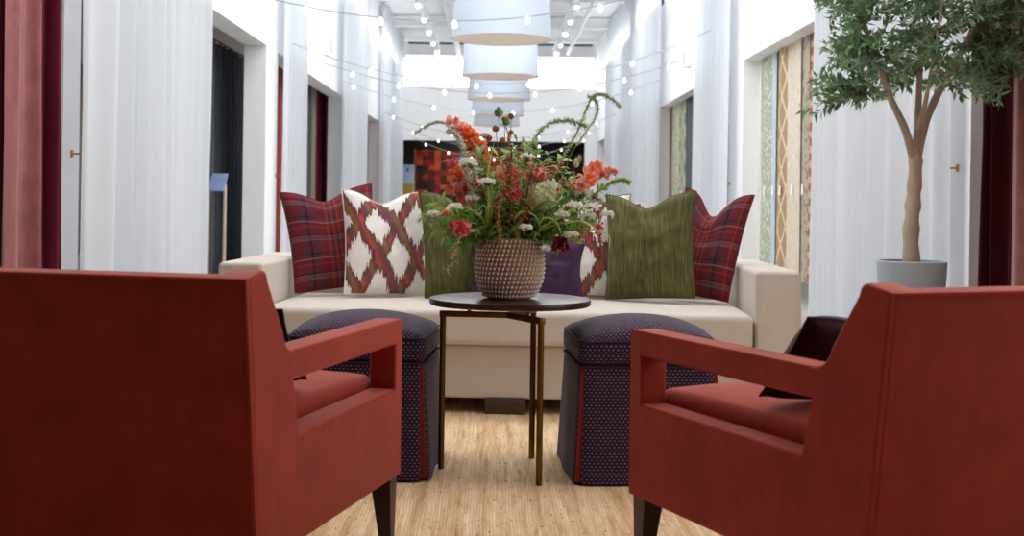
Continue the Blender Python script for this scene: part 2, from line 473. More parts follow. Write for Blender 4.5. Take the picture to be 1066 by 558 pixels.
M['wood_edge'] = plain('honey_wood', srgb(166, 118, 76), .5, 0, .15, 10)

def mural():
    n = NT('ember_mosaic'); co = n.coord(); x, y, z = n.sep(co)
    v = n.comb(n.m_('FLOOR', n.m_('MULTIPLY', x, 5.5)), n.m_('FLOOR', n.m_('MULTIPLY', z, 7.0)), 0.0)
    wn = n.node('ShaderNodeTexWhiteNoise', noise_dimensions='3D'); n.put(wn.inputs[0], v)
    big = n.noise(co, 1.1, 3, .6)
    f = n.m_('MULTIPLY_ADD', wn.outputs[0], .55, n.m_('MULTIPLY_ADD', big, 1.1, -.28))
    col = n.ramp(f, [(.2, srgb(26, 8, 8)), (.45, srgb(92, 16, 10)), (.65, srgb(176, 34, 14)), (.82, srgb(226, 96, 40)), (1, srgb(250, 170, 110))])
    return n.fin(col, .5)
M['mural'] = mural()
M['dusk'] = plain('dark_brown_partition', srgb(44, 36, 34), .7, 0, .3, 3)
M['charcoal'] = plain('charcoal_panel', srgb(52, 56, 58), .6, 0, .2, 3)

# plant colours
def leafmat(name, c, var=.35, tr=.38, scale=18): return plain(name, c, .5, 0, var, scale, translucent=tr, spec=.35)
M['olive_leaf'] = leafmat('olive_leaf', srgb(112, 146, 104), .4, .3, 7)
M['olive_leaf_back'] = leafmat('olive_leaf_pale', srgb(164, 180, 150), .3, .25, 7)
M['olive_fruit'] = plain('olive_fruit', srgb(38, 40, 42), .4)
M['g1'] = leafmat('mid_green_leaf', srgb(152, 184, 88)); M['g2'] = leafmat('deep_green_leaf', srgb(118, 162, 80)); M['g3'] = leafmat('lime_green_leaf', srgb(194, 210, 120))
M['g4'] = leafmat('grey_green_leaf', srgb(178, 190, 146))
M['stem'] = leafmat('green_stem', srgb(104, 122, 56), .2, .1); M['stem_red'] = leafmat('reddish_stem', srgb(120, 82, 66), .2, .1)
M['orange'] = leafmat('orange_petal', srgb(250, 140, 78), .25); M['coral'] = leafmat('coral_petal', srgb(250, 182, 164), .25); M['pinkred'] = leafmat('raspberry_petal', srgb(232, 118, 130), .3)
M['wine'] = leafmat('wine_petal', srgb(100, 22, 34), .3); M['white_petal'] = leafmat('white_petal', srgb(250, 248, 240), .05); M['pale_pink'] = leafmat('pale_pink_petal', srgb(236, 180, 182), .15)
M['hydra'] = leafmat('pale_green_petal', srgb(240, 246, 212), .12); M['amber'] = plain('amaranth_tassel', srgb(160, 104, 66), .9, 0, .35, 60)
M['pod_brown'] = plain('rust_seed_head', srgb(182, 104, 72), .9, 0, .3, 60); M['pod_green'] = plain('poppy_pod_green', srgb(110, 138, 74), .5, 0, .2, 40)
M['berry'] = plain('red_berry', srgb(196, 50, 44), .4, 0, .2); M['greywhite'] = leafmat('dusty_white_floret', srgb(232, 232, 222), .15); M['tail'] = plain('bunny_tail', srgb(202, 196, 156), .95, 0, .12, 60)
M['thistle'] = plain('blue_grey_head', srgb(108, 130, 136), .8, 0, .25, 60)
M['weave_brown'] = plain('basket_brown', srgb(176, 138, 112), .85, 0, .35, 40); M['weave_white'] = plain('basket_white', srgb(240, 236, 230), .85, 0, .12, 30)
M['poster_sky'] = plain('poster_sky', srgb(170, 200, 226), .4, 0, .06); M['poster_field'] = plain('poster_field', srgb(178, 150, 60), .4, 0, .25, 30); M['poster_green'] = plain('poster_green', srgb(92, 118, 74), .4, 0, .25, 20)
M['screen'] = plain('pale_screen', srgb(120, 138, 178), .3, 0, .1); M['black_metal'] = plain('black_metal', srgb(26, 26, 28), .4, .4); M['pole'] = plain('pale_wood_pole', srgb(196, 176, 160), .5)

# ------------------------------------------------------------------ the hall
LX, RX, TH = -2.6, 2.8, .25
HL, HR = 2.71, 2.62
CEIL, Y0, Y1 = 5.4, -1.6, 35.0
FZ = -.015
struct('floor', MB().box((0, 16, FZ - .05), (16, 46, .1)), M['floor'])
def wall_side(name, x0, x1, hz, piers):
    b = MB()
    b.box(((x0 + x1) / 2, (Y0 + Y1) / 2, (hz + CEIL) / 2), (abs(x1 - x0), Y1 - Y0, CEIL - hz))
    for a, c in piers: b.box(((x0 + x1) / 2, (a + c) / 2, (hz + FZ) / 2), (abs(x1 - x0), c - a, hz - FZ))
    struct(name, b, M['white_wall'])
wall_side('wall_left', LX - TH, LX, HL, [(-1.6, -1.2), (7.5, 7.8), (14.1, 14.85), (21.2, 21.9), (28, 28.7), (34.3, 35)])
wall_side('wall_right', RX, RX + TH, HR, [(-1.6, -1.2), (7.36, 7.8), (14.16, 15.0), (21.4, 22.1), (28, 28.7), (34.3, 35)])
struct('near_bounce_block', MB().box((.1, Y0 - .1, CEIL / 2), (16, .2, CEIL + .1)), M['dusk'])  # unseen dark end wall, set close behind the camera to cut bounced light
# side showrooms
struct('wall_showroom_left', MB().box((-7.05, 16, 1.6), (.1, 46, 3.3)), M['dark_wall'])
struct('wall_showroom_right', MB().box((7.05, 16, 1.6), (.1, 46, 3.3)), M['dark_wall'])
struct('ceiling_showroom_left', MB().box((-4.95, 15, 3.25), (4.2, 40, .1)), M['white_ceiling'])
struct('ceiling_showroom_right', MB().box((5.05, 15, 3.25), (4.0, 40, .1)), M['white_ceiling'])
struct('wall_showroom_far_left', MB().box((-4.95, 35.05, 1.6), (4.2, .1, 3.3)), M['dark_wall'])
struct('wall_showroom_far_right', MB().box((5.05, 35.05, 1.6), (4.0, .1, 3.3)), M['dark_wall'])
# corrugated ceiling deck
c = MB()
n = 400
def deck(u, v):
    y = Y0 + (Y1 + .2 - Y0) * u
    ph = (u * n) % 4
    return (LX - TH + v * (RX - LX + 2 * TH), y, CEIL + (0 if ph < 2 else .045))
c.grid(n, 1, deck)
c.box((.1, (Y0 + Y1) / 2, CEIL + .12), (RX - LX + 2 * TH, Y1 - Y0 + .4, .08))
struct('ceiling', c, M['white_ceiling'])
k = 0
for y in (6, 10, 14, 18, 22, 26, 30):
    k += 1
    b = MB(); b.box((.1, y, CEIL - .05), (RX - LX, .12, .05)); b.box((.1, y, CEIL - .15), (RX - LX, .02, .2)); b.box((.1, y, CEIL - .25), (RX - LX, .12, .03))
    struct('trim_%d' % k, b, M['white_ceiling'])
b = MB(); b.box((.1, 34.6, CEIL - .27), (RX - LX - .2, .06, .3)); b.box((.1, 34.55, CEIL - .42), (RX - LX - .2, .2, .03))
for i in range(9): b.box((-2.3 + i * .6, 34.55, CEIL - .27), (.03, .1, .3))
struct('trim_8', b, M['white_ceiling'])
struct('trim_9', MB().box((.1, 34.62, CEIL - .09), (RX - LX - .3, .06, .06)), M['frame_steel'])  # dark bar standing in for the shaded gap on top of the beam
# far wall with a wide opening, and a glazed band high up
b = MB()
OL, OR_, OZ = P(418, 150, 35).x, P(609, 150, 35).x, P(515, 147, 35).z
b.box(((LX + OL) / 2, Y1 + .1, OZ / 2), (OL - LX, .2, OZ)); b.box(((OR_ + RX) / 2, Y1 + .1, OZ / 2), (RX - OR_, .2, OZ))
W0, W1 = 4.15, 4.95
b.box((.1, Y1 + .1, (OZ + W0) / 2), (RX - LX, .2, W0 - OZ)); b.box((.1, Y1 + .1, (W1 + CEIL) / 2), (RX - LX, .2, CEIL - W1))
struct('wall_far', b, M['white_wall'])
w = struct('window_1', MB().box((.1, Y1 + .12, (W0 + W1) / 2), (RX - LX, .02, W1 - W0)), M['glow'])
b = MB()
for i in range(1, 4): b.box((LX + i * (RX - LX) / 4, Y1 + .06, (W0 + W1) / 2), (.04, .06, W1 - W0))
struct('window_frame', b, M['white_wall'], parent=w)
# clerestory light on the right wall
w = struct('window_2', MB().box((RX - .012, 21.6, 4.72), (.02, 1.1, .7)), M['sky_glass'])
b = MB()
for z in (4.36, 5.08): b.box((RX - .02, 21.6, z), (.05, 1.2, .05))
for y in (21.05, 22.15): b.box((RX - .02, y, 4.72), (.05, .05, .76))
struct('window_frame', b, M['frame_steel'], parent=w)
# room beyond the far opening
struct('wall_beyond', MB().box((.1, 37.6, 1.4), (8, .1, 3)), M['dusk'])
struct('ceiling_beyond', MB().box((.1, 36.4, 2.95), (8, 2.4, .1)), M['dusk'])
struct('wall_beyond_right', MB().box((OR_ + .25, 36.4, 1.4), (.1, 2.3, 3)), M['charcoal'])
struct('wall_beyond_left', MB().box((OL - .25, 36.4, 1.4), (.1, 2.3, 3)), M['dusk'])
mu = thing('wall_panel', 'glowing red and orange mosaic panel in the dark opening at the far end of the hall', 'artwork', (0, 37.5, 0))
x0, x1 = P(433, 170, 37.5).x, P(545, 170, 37.5).x
part('panel_face', MB().box(((x0 + x1) / 2, 0, 1.25), (x1 - x0, .03, 2.45)), M['mural'], mu, smooth=False)
b = MB()
for x in (x0 - .03, x1 + .03): b.box((x, -.01, 1.25), (.06, .06, 2.5))
part('panel_frame', b, M['wood_edge'], mu, smooth=False)
pn = thing('partition_screen', 'charcoal grey screen at the right of the dark far opening', 'screen', (0, 37.3, 0))
x0, x1 = P(556, 170, 37.3).x, P(607, 170, 37.3).x
part('panel', MB().rbox(((x0 + x1) / 2, 0, 1.2), (x1 - x0, .05, 2.4), .01), M['charcoal'], pn)
part('edge_strip', MB().box((x1 + .015, -.02, 1.2), (.03, .05, 2.42)), M['frame_steel'], pn, smooth=False)
# poster stand
p0, p1 = P(418.5, 172, 36.0), P(430, 210, 36.0)
po = thing('poster_stand', 'small landscape poster with blue sky and yellow field beside the far opening', 'sign', ((p0.x + p1.x) / 2, 36.0, 0))
w_ = p1.x - p0.x; zt, zb_ = p0.z, p1.z
part('board', MB().rbox((0, .02, (zt + zb_) / 2), (w_ + .03, .03, zt - zb_ + .03), .006), M['white_wall'], po)
part('sky_print', MB().box((0, 0, zt - (zt - zb_) * .25), (w_, .008, (zt - zb_) * .5)), M['poster_sky'], po, smooth=False)
part('field_print', MB().box((0, 0, zt - (zt - zb_) * .68), (w_, .008, (zt - zb_) * .36)), M['poster_field'], po, smooth=False)
part('grass_print', MB().box((0, 0, zb_ + (zt - zb_) * .07), (w_, .008, (zt - zb_) * .14)), M['poster_green'], po, smooth=False)
part('emblem', MB().leaf((-.02, -.008, zt - .2), (.3, 0, 1), (0, -1, 0), .14, .07, 0), M['g2'], po)
b = MB(); b.box((0, .04, zb_ / 2), (.05, .03, zb_)); b.box((0, .04, 0), (.35, .3, .02))
part('post', b, M['black_metal'], po, smooth=False)

# ------------------------------------------------------------------ curtains
def curtain(name, label, x, y0, y1, z0, z1, m, folds, amp, seed, side, group=None, rod=False, cat='curtain', band=True, flare=0.0):
    rr = random.Random(seed)
    ph = [rr.uniform(0, 6.28) for _ in range(6)]
    W = y1 - y0
    t = thing(name, label, cat, (x, (y0 + y1) / 2, z0), (0, 0, 0), group)
    H = z1 - z0
    def f(u, v, off=0.0, vv0=0.0, vv1=1.0):
        v = vv0 + (vv1 - vv0) * v
        s = u * folds * 2 * PI
        lo = 1 - v
        w = s + .9 * math.sin(s * .37 + ph[0]) + .35 * lo * math.sin(v * 5 + ph[3])
        a = amp * (.75 + .35 * math.sin(u * 7 + ph[1])) * (.8 + .3 * lo)
        dx = a * math.sin(w) + a * .35 * math.sin(2.1 * w + ph[2]) + .25 * amp * lo * math.sin(u * 9 + ph[4] + v * 3)
        y = (u - .5) * W * (1 + flare * lo) + a * .5 * math.cos(w + .5)
        return (-side * (dx + off), y, v * H)
    nu = max(40, int(folds * 14))
    part('cloth', MB().grid(nu, 22, f), m, t, sharp=None)
    if band:
        part('hem', MB().grid(nu, 1, lambda u, v: f(u, v, .004, .0, .03)), m, t, sharp=None)
        part('heading', MB().grid(nu, 1, lambda u, v: f(u, v, .004, .975, 1.0)), m, t, sharp=None)
    if rod:
        part('rod', MB().tube([(0, -W / 2 - .1, H + .03), (0, W / 2 + .1, H + .03)], .012, 8), M['black_metal'], t)
        for i in range(12):
            y = -W / 2 + W * (i + .5) / 12
            part('ring', MB().tube([(.022 * math.cos(a * PI / 4), y, H + .02 + .022 * math.sin(a * PI / 4)) for a in range(8)], .004, 5, closed=True), M['pole'], t)
    return t
SG = 'white sheer panels hung along the hall walls'
HT = 5.28
curtain('sheer_curtain', 'wide white sheer curtain on the left wall behind the left armchair', LX + .13, 7.42, 10.72, .0, HT, M['sheer'], 8.5, .075, 1, -1, SG)
curtain('sheer_curtain', 'narrow white sheer beside the thin rust slit on the left wall', LX + .12, 14.65, 16.37, .0, HT, M['sheer'], 7, .05, 2, -1, SG)
curtain('sheer_curtain', 'white sheer between the wine curtains and the grey far doorway on the left', LX + .12, 20.3, 23.9, .0, HT, M['sheer'], 13, .06, 3, -1, SG)
curtain('sheer_curtain', 'white sheer farthest down the left wall beside the landscape poster', LX + .12, 27.3, 32.9, .0, HT, M['sheer'], 15, .06, 4, -1, SG)
curtain('sheer_curtain', 'wide white sheer curtain on the right wall behind the olive tree', RX - .13, 7.4, 10.5, .0, HT, M['sheer'], 7.5, .075, 5, 1, SG)
curtain('sheer_curtain', 'white sheer on the right wall beside the green patterned cloth', RX - .12, 14.4, 17.0, .0, HT, M['sheer'], 10, .05, 6, 1, SG)
curtain('sheer_curtain', 'white sheer farthest down the right wall beyond the green patterned cloth', RX - .12, 20.5, 30.3, .0, HT, M['sheer'], 26, .06, 8, 1, SG)
VG = 'velvet curtains in the side openings'
xl = LX - .03
curtain('velvet_curtain', 'burgundy velvet curtain at the very left edge of the photo', xl, 5.6, 6.67, 0, HL - .02, M['burgundy'], 4, .05, 11, -1, VG)
curtain('velvet_curtain', 'dusty rose velvet curtain between two burgundy ones on the left', xl + .02, 6.62, 7.17, 0, HL - .02, M['rose'], 1.6, .05, 12, -1, VG)
curtain('velvet_curtain', 'burgundy velvet curtain next to the white pier on the left', xl, 7.16, 7.48, 0, HL - .02, M['burgundy'], 3, .06, 13, -1, VG)
xr = RX + .05
curtain('velvet_curtain', 'deep wine velvet curtain behind the olive tree crown on the right', xr, 6.82, 7.32, 0, HR - .02, M['burgundy_dark'], 3.5, .06, 14, 1, VG)
curtain('velvet_curtain', 'dusty rose velvet curtain at the right edge of the photo', xr - .02, 5.4, 6.8, 0, HR - .02, M['rose'], 4.5, .05, 15, 1, VG)
curtain('dark_curtain', 'charcoal curtain hung on rings inside the first left opening', LX - .6, 12.0, 16.0, 0, 2.74, M['black_cloth'], 16, .05, 16, -1, rod=True)
x3 = LX - .42
DG = 'cloth lengths inside the second left opening'
curtain('cloth_length', 'rust red cloth seen as a thin slit beside the narrow sheer', x3, 16.1, 18.4, 0, 2.95, M['rust_cloth'], 6, .05, 17, -1, DG)
curtain('cloth_length', 'black cloth length at the near side of the second left opening', x3, 19.0, 20.5, 0, 2.95, M['black_cloth'], 4, .04, 18, -1, DG)
curtain('cloth_length', 'taupe cloth length between black and wine cloth on the left', x3, 20.55, 20.95, 0, 2.95, M['taupe'], 1.5, .04, 19, -1, DG)
curtain('cloth_length', 'wine red cloth length beside the coral one in the left opening', x3, 21.0, 22.35, 0, 2.95, M['burgundy'], 4, .05, 20, -1, DG)
curtain('cloth_length', 'coral cloth length at the far side of the second left opening', x3, 22.4, 23.6, 0, 2.95, M['coral_cloth'], 4, .05, 21, -1, DG)
curtain('cloth_length', 'rust cloth sliver in the third left opening', x3, 25.0, 29.2, 0, 2.95, M['rust_cloth'], 9, .05, 22, -1, DG)
# flat sample panels in the right openings
def sample(label, x, pa, pb, m, group):
    ya, yb = F * x / (pa - CX), F * x / (pb - CX)
    y0, y1 = min(ya, yb), max(ya, yb)
    t = thing('fabric_panel', label, 'fabric sample', (x, (y0 + y1) / 2, 0), (0, 0, 0), group)
    b = MB(); ph = R.uniform(0, 6)
    b.grid(10, 12, lambda u, v: (.012 * math.sin(u * 6 + ph + v), (u - .5) * (y1 - y0), .25 + 2.75 * v))
    b.grid(10, 12, lambda u, v: (.02 + .012 * math.sin(u * 6 + ph + v), (u - .5) * (y1 - y0), .25 + 2.75 * v))
    part('cloth', b, m, t, sharp=None)
    part('hanger_bar', MB().box((.01, 0, 3.01), (.03, y1 - y0, .05)), M['wood_edge'], t, smooth=False)
    part('price_tag', MB().box((-.02, 0, 1.14), (.004, .07, .1)), M['white_wall'], t, label='small white swatch tag', smooth=False)
G = 'patterned lengths in the first right opening'
X = RX + .175
for lab, a, b_, m in (('cream plain fabric length nearest the jamb on the right', 788, 791, 'cream_cloth'), ('sage green leafy fabric length on the right', 791, 803.5, 'pat_sage'),
    ('narrow pale blue fabric length on the right', 803.5, 808, 'pat_blue'), ('tan fabric length with diamond lattice on the right', 808, 819, 'pat_tan'),
    ('sand coloured mottled fabric length on the right', 819, 833, 'pat_beige'), ('grey brown leafy fabric length on the right', 833, 841, 'pat_grey'), ('orange striped fabric length beside the wide sheer', 841, 862, 'pat_stripe')):
    sample(lab, X, a, b_, M[m], G)
G = 'patterned lengths in the second right opening'
for lab, a, b_, m in (('honey wood edged cream length in the second right opening', 696, 698, 'wood_edge'), ('green floral fabric length in the second right opening', 698, 706, 'pat_green'), ('green lattice fabric length beside the dark one', 706, 713, 'pat_leaf'), ('near black fabric length beside the sheer on the right', 713, 722, 'black_cloth')):
    sample(lab, X, a, b_, M[m], G)
# brass hold-backs
def holdback(label, px, py, wallx, d):
    s = 1 if wallx < 0 else -1
    z = P(px, py, d).z
    t = thing('curtain_holdback', label, 'curtain hook', (wallx, d, z), (0, 0, 0), 'brass hold-backs on the piers')
    part('arm', MB().tube([(-.002 * s, 0, 0), (s * .065, 0, 0)], .006, 8), M['brass'], t)
    b = MB(); b.lathe([(.0, .0), (.017, .003), (.02, .01), (.013, .016), (0, .018)], 14, cap0=False, cap1=False)
    o = part('knob', b, M['brass'], t); o.rotation_euler = (0, s * PI / 2, 0); o.location = (s * .06, 0, 0)
    part('back_plate', MB().box((s * .004, 0, 0), (.008, .035, .045)), M['brass'], t, smooth=False)
holdback('brass hold-back on the white pier beside the wide left sheer', 75, 160, LX, 7.66)
holdback('brass hold-back beside the rust slit on the left wall', 291, 183, LX, 14.78)
holdback('brass hold-back on the pier between olive tree and wine curtain', 992, 175, RX, 7.56)
holdback('brass hold-back on the pier above the right plaid cushion', 757, 191, RX, 14.9)
for lab, wx, d, z in (('small white plate high on the left wall above the wine cloth', LX, 19, 3.3), ('small white plate high on the right wall above the sheer', RX, 18.1, 3.1)):
    t = thing('wall_plate', lab, 'wall speaker', (wx, d, z), (0, 0, 0), 'white plates on the walls')
    s = 1 if wx < 0 else -1
    part('box', MB().rbox((s * .04, 0, 0), (.08, .18, .28), .015), M['white_ceiling'], t)
    part('grille', MB().rbox((s * .082, 0, .01), (.006, .15, .22), .003), M['cable'], t)
# sign stand in the first left opening
s0 = P(227, 190, 12.6)
t = thing('sign_stand', 'pale wooden sign stand with tilted screen beside the charcoal curtain', 'stand', (s0.x, 12.6, 0))
part('screen_panel', MB().rbox((0, 0, s0.z + .0), (.16, .26, .02), .006), M['screen'], t)
t.children[0].rotation_euler = (.75, 0, 0); t.children[0].location = (0, 0, s0.z); t.children[0].data.transform(Matrix.Translation((0, 0, -s0.z)))
b = MB(); b.tube([(.07, 0, 0), (.07, 0, s0.z - .02)], .018, 8); b.tube([(-.1, 0, 0), (-.1, 0, s0.z - .02)], .018, 8)
part('post', b, M['pole'], t); part('base', MB().rbox((0, 0, .01), (.34, .4, .03), .008), M['pole'], t)

# ------------------------------------------------------------------ pendants, tracks, pipes, string lights
for i, d in enumerate((15.0, 19.5, 24.0, 28.5, 32.4)):
    x = P(522 - (i * 1.0), 60, d).x
    lab = ['largest drum pendant, nearest and cut by the top of the photo', 'second nearest white drum pendant over the hall', 'third white drum pendant down the hall', 'fourth white drum pendant down the hall', 'farthest white drum pendant just above the bouquet'][i]
    t = thing('pendant_lamp', lab, 'pendant lamp', (x, d, 2.93), (0, 0, 0), 'white drum pendants along the hall')
    b = MB(); b.lathe([(.6, 0), (.6, .004), (.57, .52)], 56, cap0=False, cap1=False)
    part('lamp_shade', b, M['shade'], t)
    b = MB(); b.lathe([(.592, .002), (.562, .5)], 56, cap0=False, cap1=False); b.lathe([(.0, .5), (.562, .5)], 56, cap0=False, cap1=False)
    part('lining', b, M['shade_in'], t, label='warm lit inside of the drum shade')
    for z, r in ((.0, .6), (.52, .57)):
        part('rim', MB().tube([(r * math.cos(a * PI / 24), r * math.sin(a * PI / 24), z) for a in range(48)], .008, 5, closed=True), M['shade'], t)
    for a in range(3):
        q = a * 2 * PI / 3
        part('bulb', MB().blob((.2 * math.cos(q), .2 * math.sin(q), .25), .045, 10, 7), M['lamp'], t)
    part('cord', MB().tube([(0, 0, .5), (0, 0, CEIL - 2.93)], .008, 6), M['cable'], t)
    L = bpy.data.lights.new('pendant_glow', 'POINT'); L.energy = 5; L.color = (1, .88, .76); L.shadow_soft_size = .12
    lo = bpy.data.objects.new('pendant_glow', L); COL.objects.link(lo); lo.parent = t; lo.location = (0, 0, .2)
for i, (xx, lab) in enumerate(((-1.55, 'white ceiling track with spot heads left of the pendants'), (1.55, 'white ceiling track with spot heads right of the pendants'))):
    t = thing('track_light', lab, 'track light', (xx, 0, 0), (0, 0, 0), 'ceiling spot tracks')
    part('rail', MB().box((0, 26, CEIL - .3), (.05, 16, .05)), M['white_ceiling'], t, smooth=False)
    for k, y in enumerate((22.5, 24.5, 26.5, 28.5, 30.5, 32.5)):
        b = MB(); b.tube([(0, y, CEIL - .32), (0, y, CEIL - .42)], .015, 6); b.tube([(0, y, CEIL - .42), (.0, y - .1, CEIL - .62)], [.06, .07], 10)
        h = part('spot_head', b, M['white_ceiling'], t)
        part('lens', MB().blob((0, y - .105, CEIL - .63), .05, 8, 5), M['bulb'], h)
for lab, xx, r in (('white sprinkler pipe running along the ceiling left of centre', -1.05, .075), ('thin white conduit along the ceiling right of centre', 1.95, .05)):
    t = thing('ceiling_pipe', lab, 'pipe', (xx, 0, 0), (0, 0, 0), 'ceiling pipes')
    part('pipe', MB().tube([(0, Y0 + .05, CEIL - .36), (0, 34.4, CEIL - .36)], r, 10), M['white_ceiling'], t)
    for y in (10, 18, 26, 33): part('hanger', MB().box((0, y, CEIL - .19), (.03, .03, .38)), M['white_ceiling'], t, smooth=False)
bulb_me = None
def swag(d, zl, zm, zr, n, lab, skew=0.0, dd=0.0, ph=.0):
    global bulb_me
    t = thing('string_light', lab, 'string lights', (0, d, 0), (0, 0, 0), 'festoon strings across the hall')
    def pt(u):
        x = LX + .26 + (RX - LX - .52) * u
        a = zl + (zr - zl) * u
        return Vector((x, dd * u, a - (max(.0, (zl + zr) / 2 - zm)) * 4 * u * (1 - u)))
    part('cable', MB().tube([pt(i / 40) for i in range(41)], .006, 5), M['cable'], t)
    for i in range(n):
        p = pt((i + .5 + ph) / n)
        if bulb_me is None:
            b = MB(); b.lathe([(.0, -.065), (.015, -.06), (.023, -.045), (.022, -.027), (.012, -.012), (.011, 0)], 10, cap0=False)
            bulb_me = b.mesh('bulb'); bulb_me.materials.append(M['bulb'])
        o = bpy.data.objects.new('bulb', bulb_me); COL.objects.link(o); o.parent = t; o.location = p
SW = [(10.2, 2.75, 2.52, 3.3), (14.3, 2.76, 2.36, 3.05), (16.6, 2.8, 2.44, 2.95), (19.0, 2.78, 2.36, 2.9), (26.0, 2.8, 2.3, 2.85), (30.0, 2.75, 2.25, 2.8), (33.5, 2.7, 2.1, 2.75)]
ORD = ['nearest', 'second nearest', 'third nearest', 'middle', 'third farthest', 'second farthest', 'farthest']
for i, (d, a, m_, c_) in enumerate(SW):
    swag(d, a, m_, c_, 8, '%s festoon string of small bulbs slung across the hall' % ORD[i], dd=.5, ph=R.uniform(-.3, .3))

# ------------------------------------------------------------------ rug
b = MB(); b.rbox((0, 4.3, -.0081), (3.8, 6.2, .0138), .006, 2)
rug = thing('rug', 'large natural jute rug under the seating group', 'rug', (.05, 0, 0))
part('field', b, M['jute'], rug)
part('binding', MB().tube([(-1.9, 1.2, -.008), (1.9, 1.2, -.008), (1.9, 7.4, -.008), (-1.9, 7.4, -.008)], .0065, 6, closed=True), M['taupe'], rug)

# ------------------------------------------------------------------ sofa
SOFA = (.06, 5.80); SROT = -.045
sf = thing('sofa', 'long beige linen sofa with square arms and one bench seat', 'sofa', (SOFA[0], SOFA[1], 0), (0, 0, SROT))
HW, AW, SD = 1.355, .21, 1.17
def soft(o): return o
part('seat_base', MB().rbox((0, .52, .195), (2 * (HW - AW) + .01, .96, .25), .012, 3), M['beige'], sf)
for s in (-1, 1):
    def bow(p, s=s):
        k = math.exp(-((p.z - .38) / .3) ** 2) * .006
        return (p.x + s * k, p.y, p.z)
    a = part('arm', MB().rbox((s * (HW - AW / 2), SD / 2, .38), (AW, SD, .62), .022, 4, 4, bow), M['beige'], sf)
    xi, xo = s * (HW - AW) , s * HW
    pts = [(xi + s * .018, .002, .07), (xi + s * .018, .002, .668), (xo - s * .018, .002, .668), (xo - s * .018, .002, .07)]
    part('piping', MB().tube(pts, .004, 6), M['beige'], a)
part('back', MB().rbox((0, SD - .12, .38), (2 * (HW - AW) + .01, .24, .62), .03, 4), M['beige'], sf)
def crown(p):
    u, v = p.x / 1.14, (p.y - .46) / .48
    if p.z > .41: return (p.x, p.y, p.z + .018 * max(0, 1 - u * u) ** .5 * max(0, 1 - v * v) - .004)
    return p
part('seat_cushion', MB().rbox((0, .455, .405), (2 * (HW - AW) - .012, .95, .165), .03, 4, 14, crown), M['beige'], sf)
cu = sf.children[-1]
for z in (.468, .335):
    part('piping', MB().tube([(-1.125, -.012, z), (1.125, -.012, z)], .004, 6), M['beige'], cu)
for x, w_ in ((0, .19), (-1.2, .12), (1.2, .12)):
    part('leg', MB().rbox((x, .07, .035), (w_, .09, .07), .004, 2), M['footwood'], sf)
for x in (-1.2, 0, 1.2): part('leg', MB().rbox((x, SD - .08, .035), (.12, .08, .07), .004, 2), M['footwood'], sf)

# ------------------------------------------------------------------ cushions
def pillow(name, label, px, py, d, w, h, t, m, yaw=0, lean=.3, roll=0, chop=.07, seed=0, group=None, ear=.06, cat='cushion', base=None, z=None):
    q = base if base is not None else P(px, py, d)
    r = random.Random(seed)
    th = thing(name, label, cat, (q.x, q.y, q.z if base is not None else .507 + .48 * w * abs(math.sin(roll))), (-lean, roll, yaw), group)
    n = 30
    o = Vector((seed * 3.1, 0, 0))
    def f(u, v, sg):
        u = u * 2 - 1; v = v * 2 - 1
        # ears: edges drawn in between the corners
        x = w / 2 * u * (1 - ear * (1 - v * v) * abs(u)); y = h / 2 * v * (1 - ear * (1 if v > 0 else .25) * (1 - u * u) * abs(v))
        k = ((v + 1) / 2) ** 2.2
        dip = chop * math.exp(-((u + .08 * math.sin(seed)) / .42) ** 2) * k
        y -= dip
        x *= 1 + .04 * k * (chop > .03)
        T = t / 2 * (max(0, (1 - u * u) * (1 - v * v))) ** .42
        T *= 1 - .38 * math.exp(-(u / .25) ** 2) * k * min(1, chop / .06)
        T *= 1 + .16 * (-v)            # belly sits low
        T += .012 * noise.noise(Vector((u * 2.2, v * 2.2, sg)) + o) * (1 - u * u) ** .5 * (1 - v * v) ** .5
        T += .006 * noise.noise(Vector((u * 6, v * 5, sg)) + o) * (1 - max(abs(u), abs(v)) ** 4)
        return (x, -sg * T, y + h / 2)
    b = MB()
    b.grid(n, n, lambda u, v: f(u, v, 1), lambda u, v: (u, v))
    b.grid(n, n, lambda u, v: f(1 - u, v, -1), lambda u, v: (1 - u, v))
    part('cover', b, m, th, sharp=None)
    e = []
    for i in range(n): e.append(f(i / n, 0, 0))
    for i in range(n): e.append(f(1, i / n, 0))
    for i in range(n): e.append(f(1 - i / n, 1, 0))
    for i in range(n): e.append(f(0, 1 - i / n, 0))
    part('seam', MB().tube(e, .0035, 5, closed=True), m, th)
    return th
CG = 'scatter cushions along the sofa'
pillow('scatter_cushion', 'burgundy plaid cushion against the left sofa arm', 354, 304, 6.48, .47, .54, .14, M['plaid'], yaw=.3, lean=.26, roll=-.11, chop=.06, seed=1, group=CG)
pillow('scatter_cushion', 'white ikat cushion in full view left of the bouquet', 402, 305, 6.34, .43, .55, .13, M['ikat'], yaw=.28, lean=.26, roll=.02, chop=.06, seed=2, group=CG)
pillow('scatter_cushion', 'patterned cushion half hidden behind the left ikat cushion', 420, 300, 6.56, .42, .46, .13, M['ikat_b'], yaw=0, lean=.22, roll=0, chop=.03, seed=3, group=CG)
pillow('scatter_cushion', 'olive ribbed cushion half hidden behind the bouquet', 490, 305, 6.24, .46, .55, .14, M['olive'], yaw=.12, lean=.26, roll=-.04, chop=.08, seed=4, group=CG)
pillow('scatter_cushion', 'small purple dotted cushion behind the woven vase', 549, 309, 6.12, .56, .31, .13, M['purple'], yaw=.0, lean=.3, roll=.0, chop=.04, seed=5, group=CG, ear=.09)
pillow('scatter_cushion', 'white ikat cushion right of the bouquet beside the olive one', 606, 308, 6.42, .46, .55, .13, M['ikat_b'], yaw=-.05, lean=.24, roll=.02, chop=.07, seed=6, group=CG)
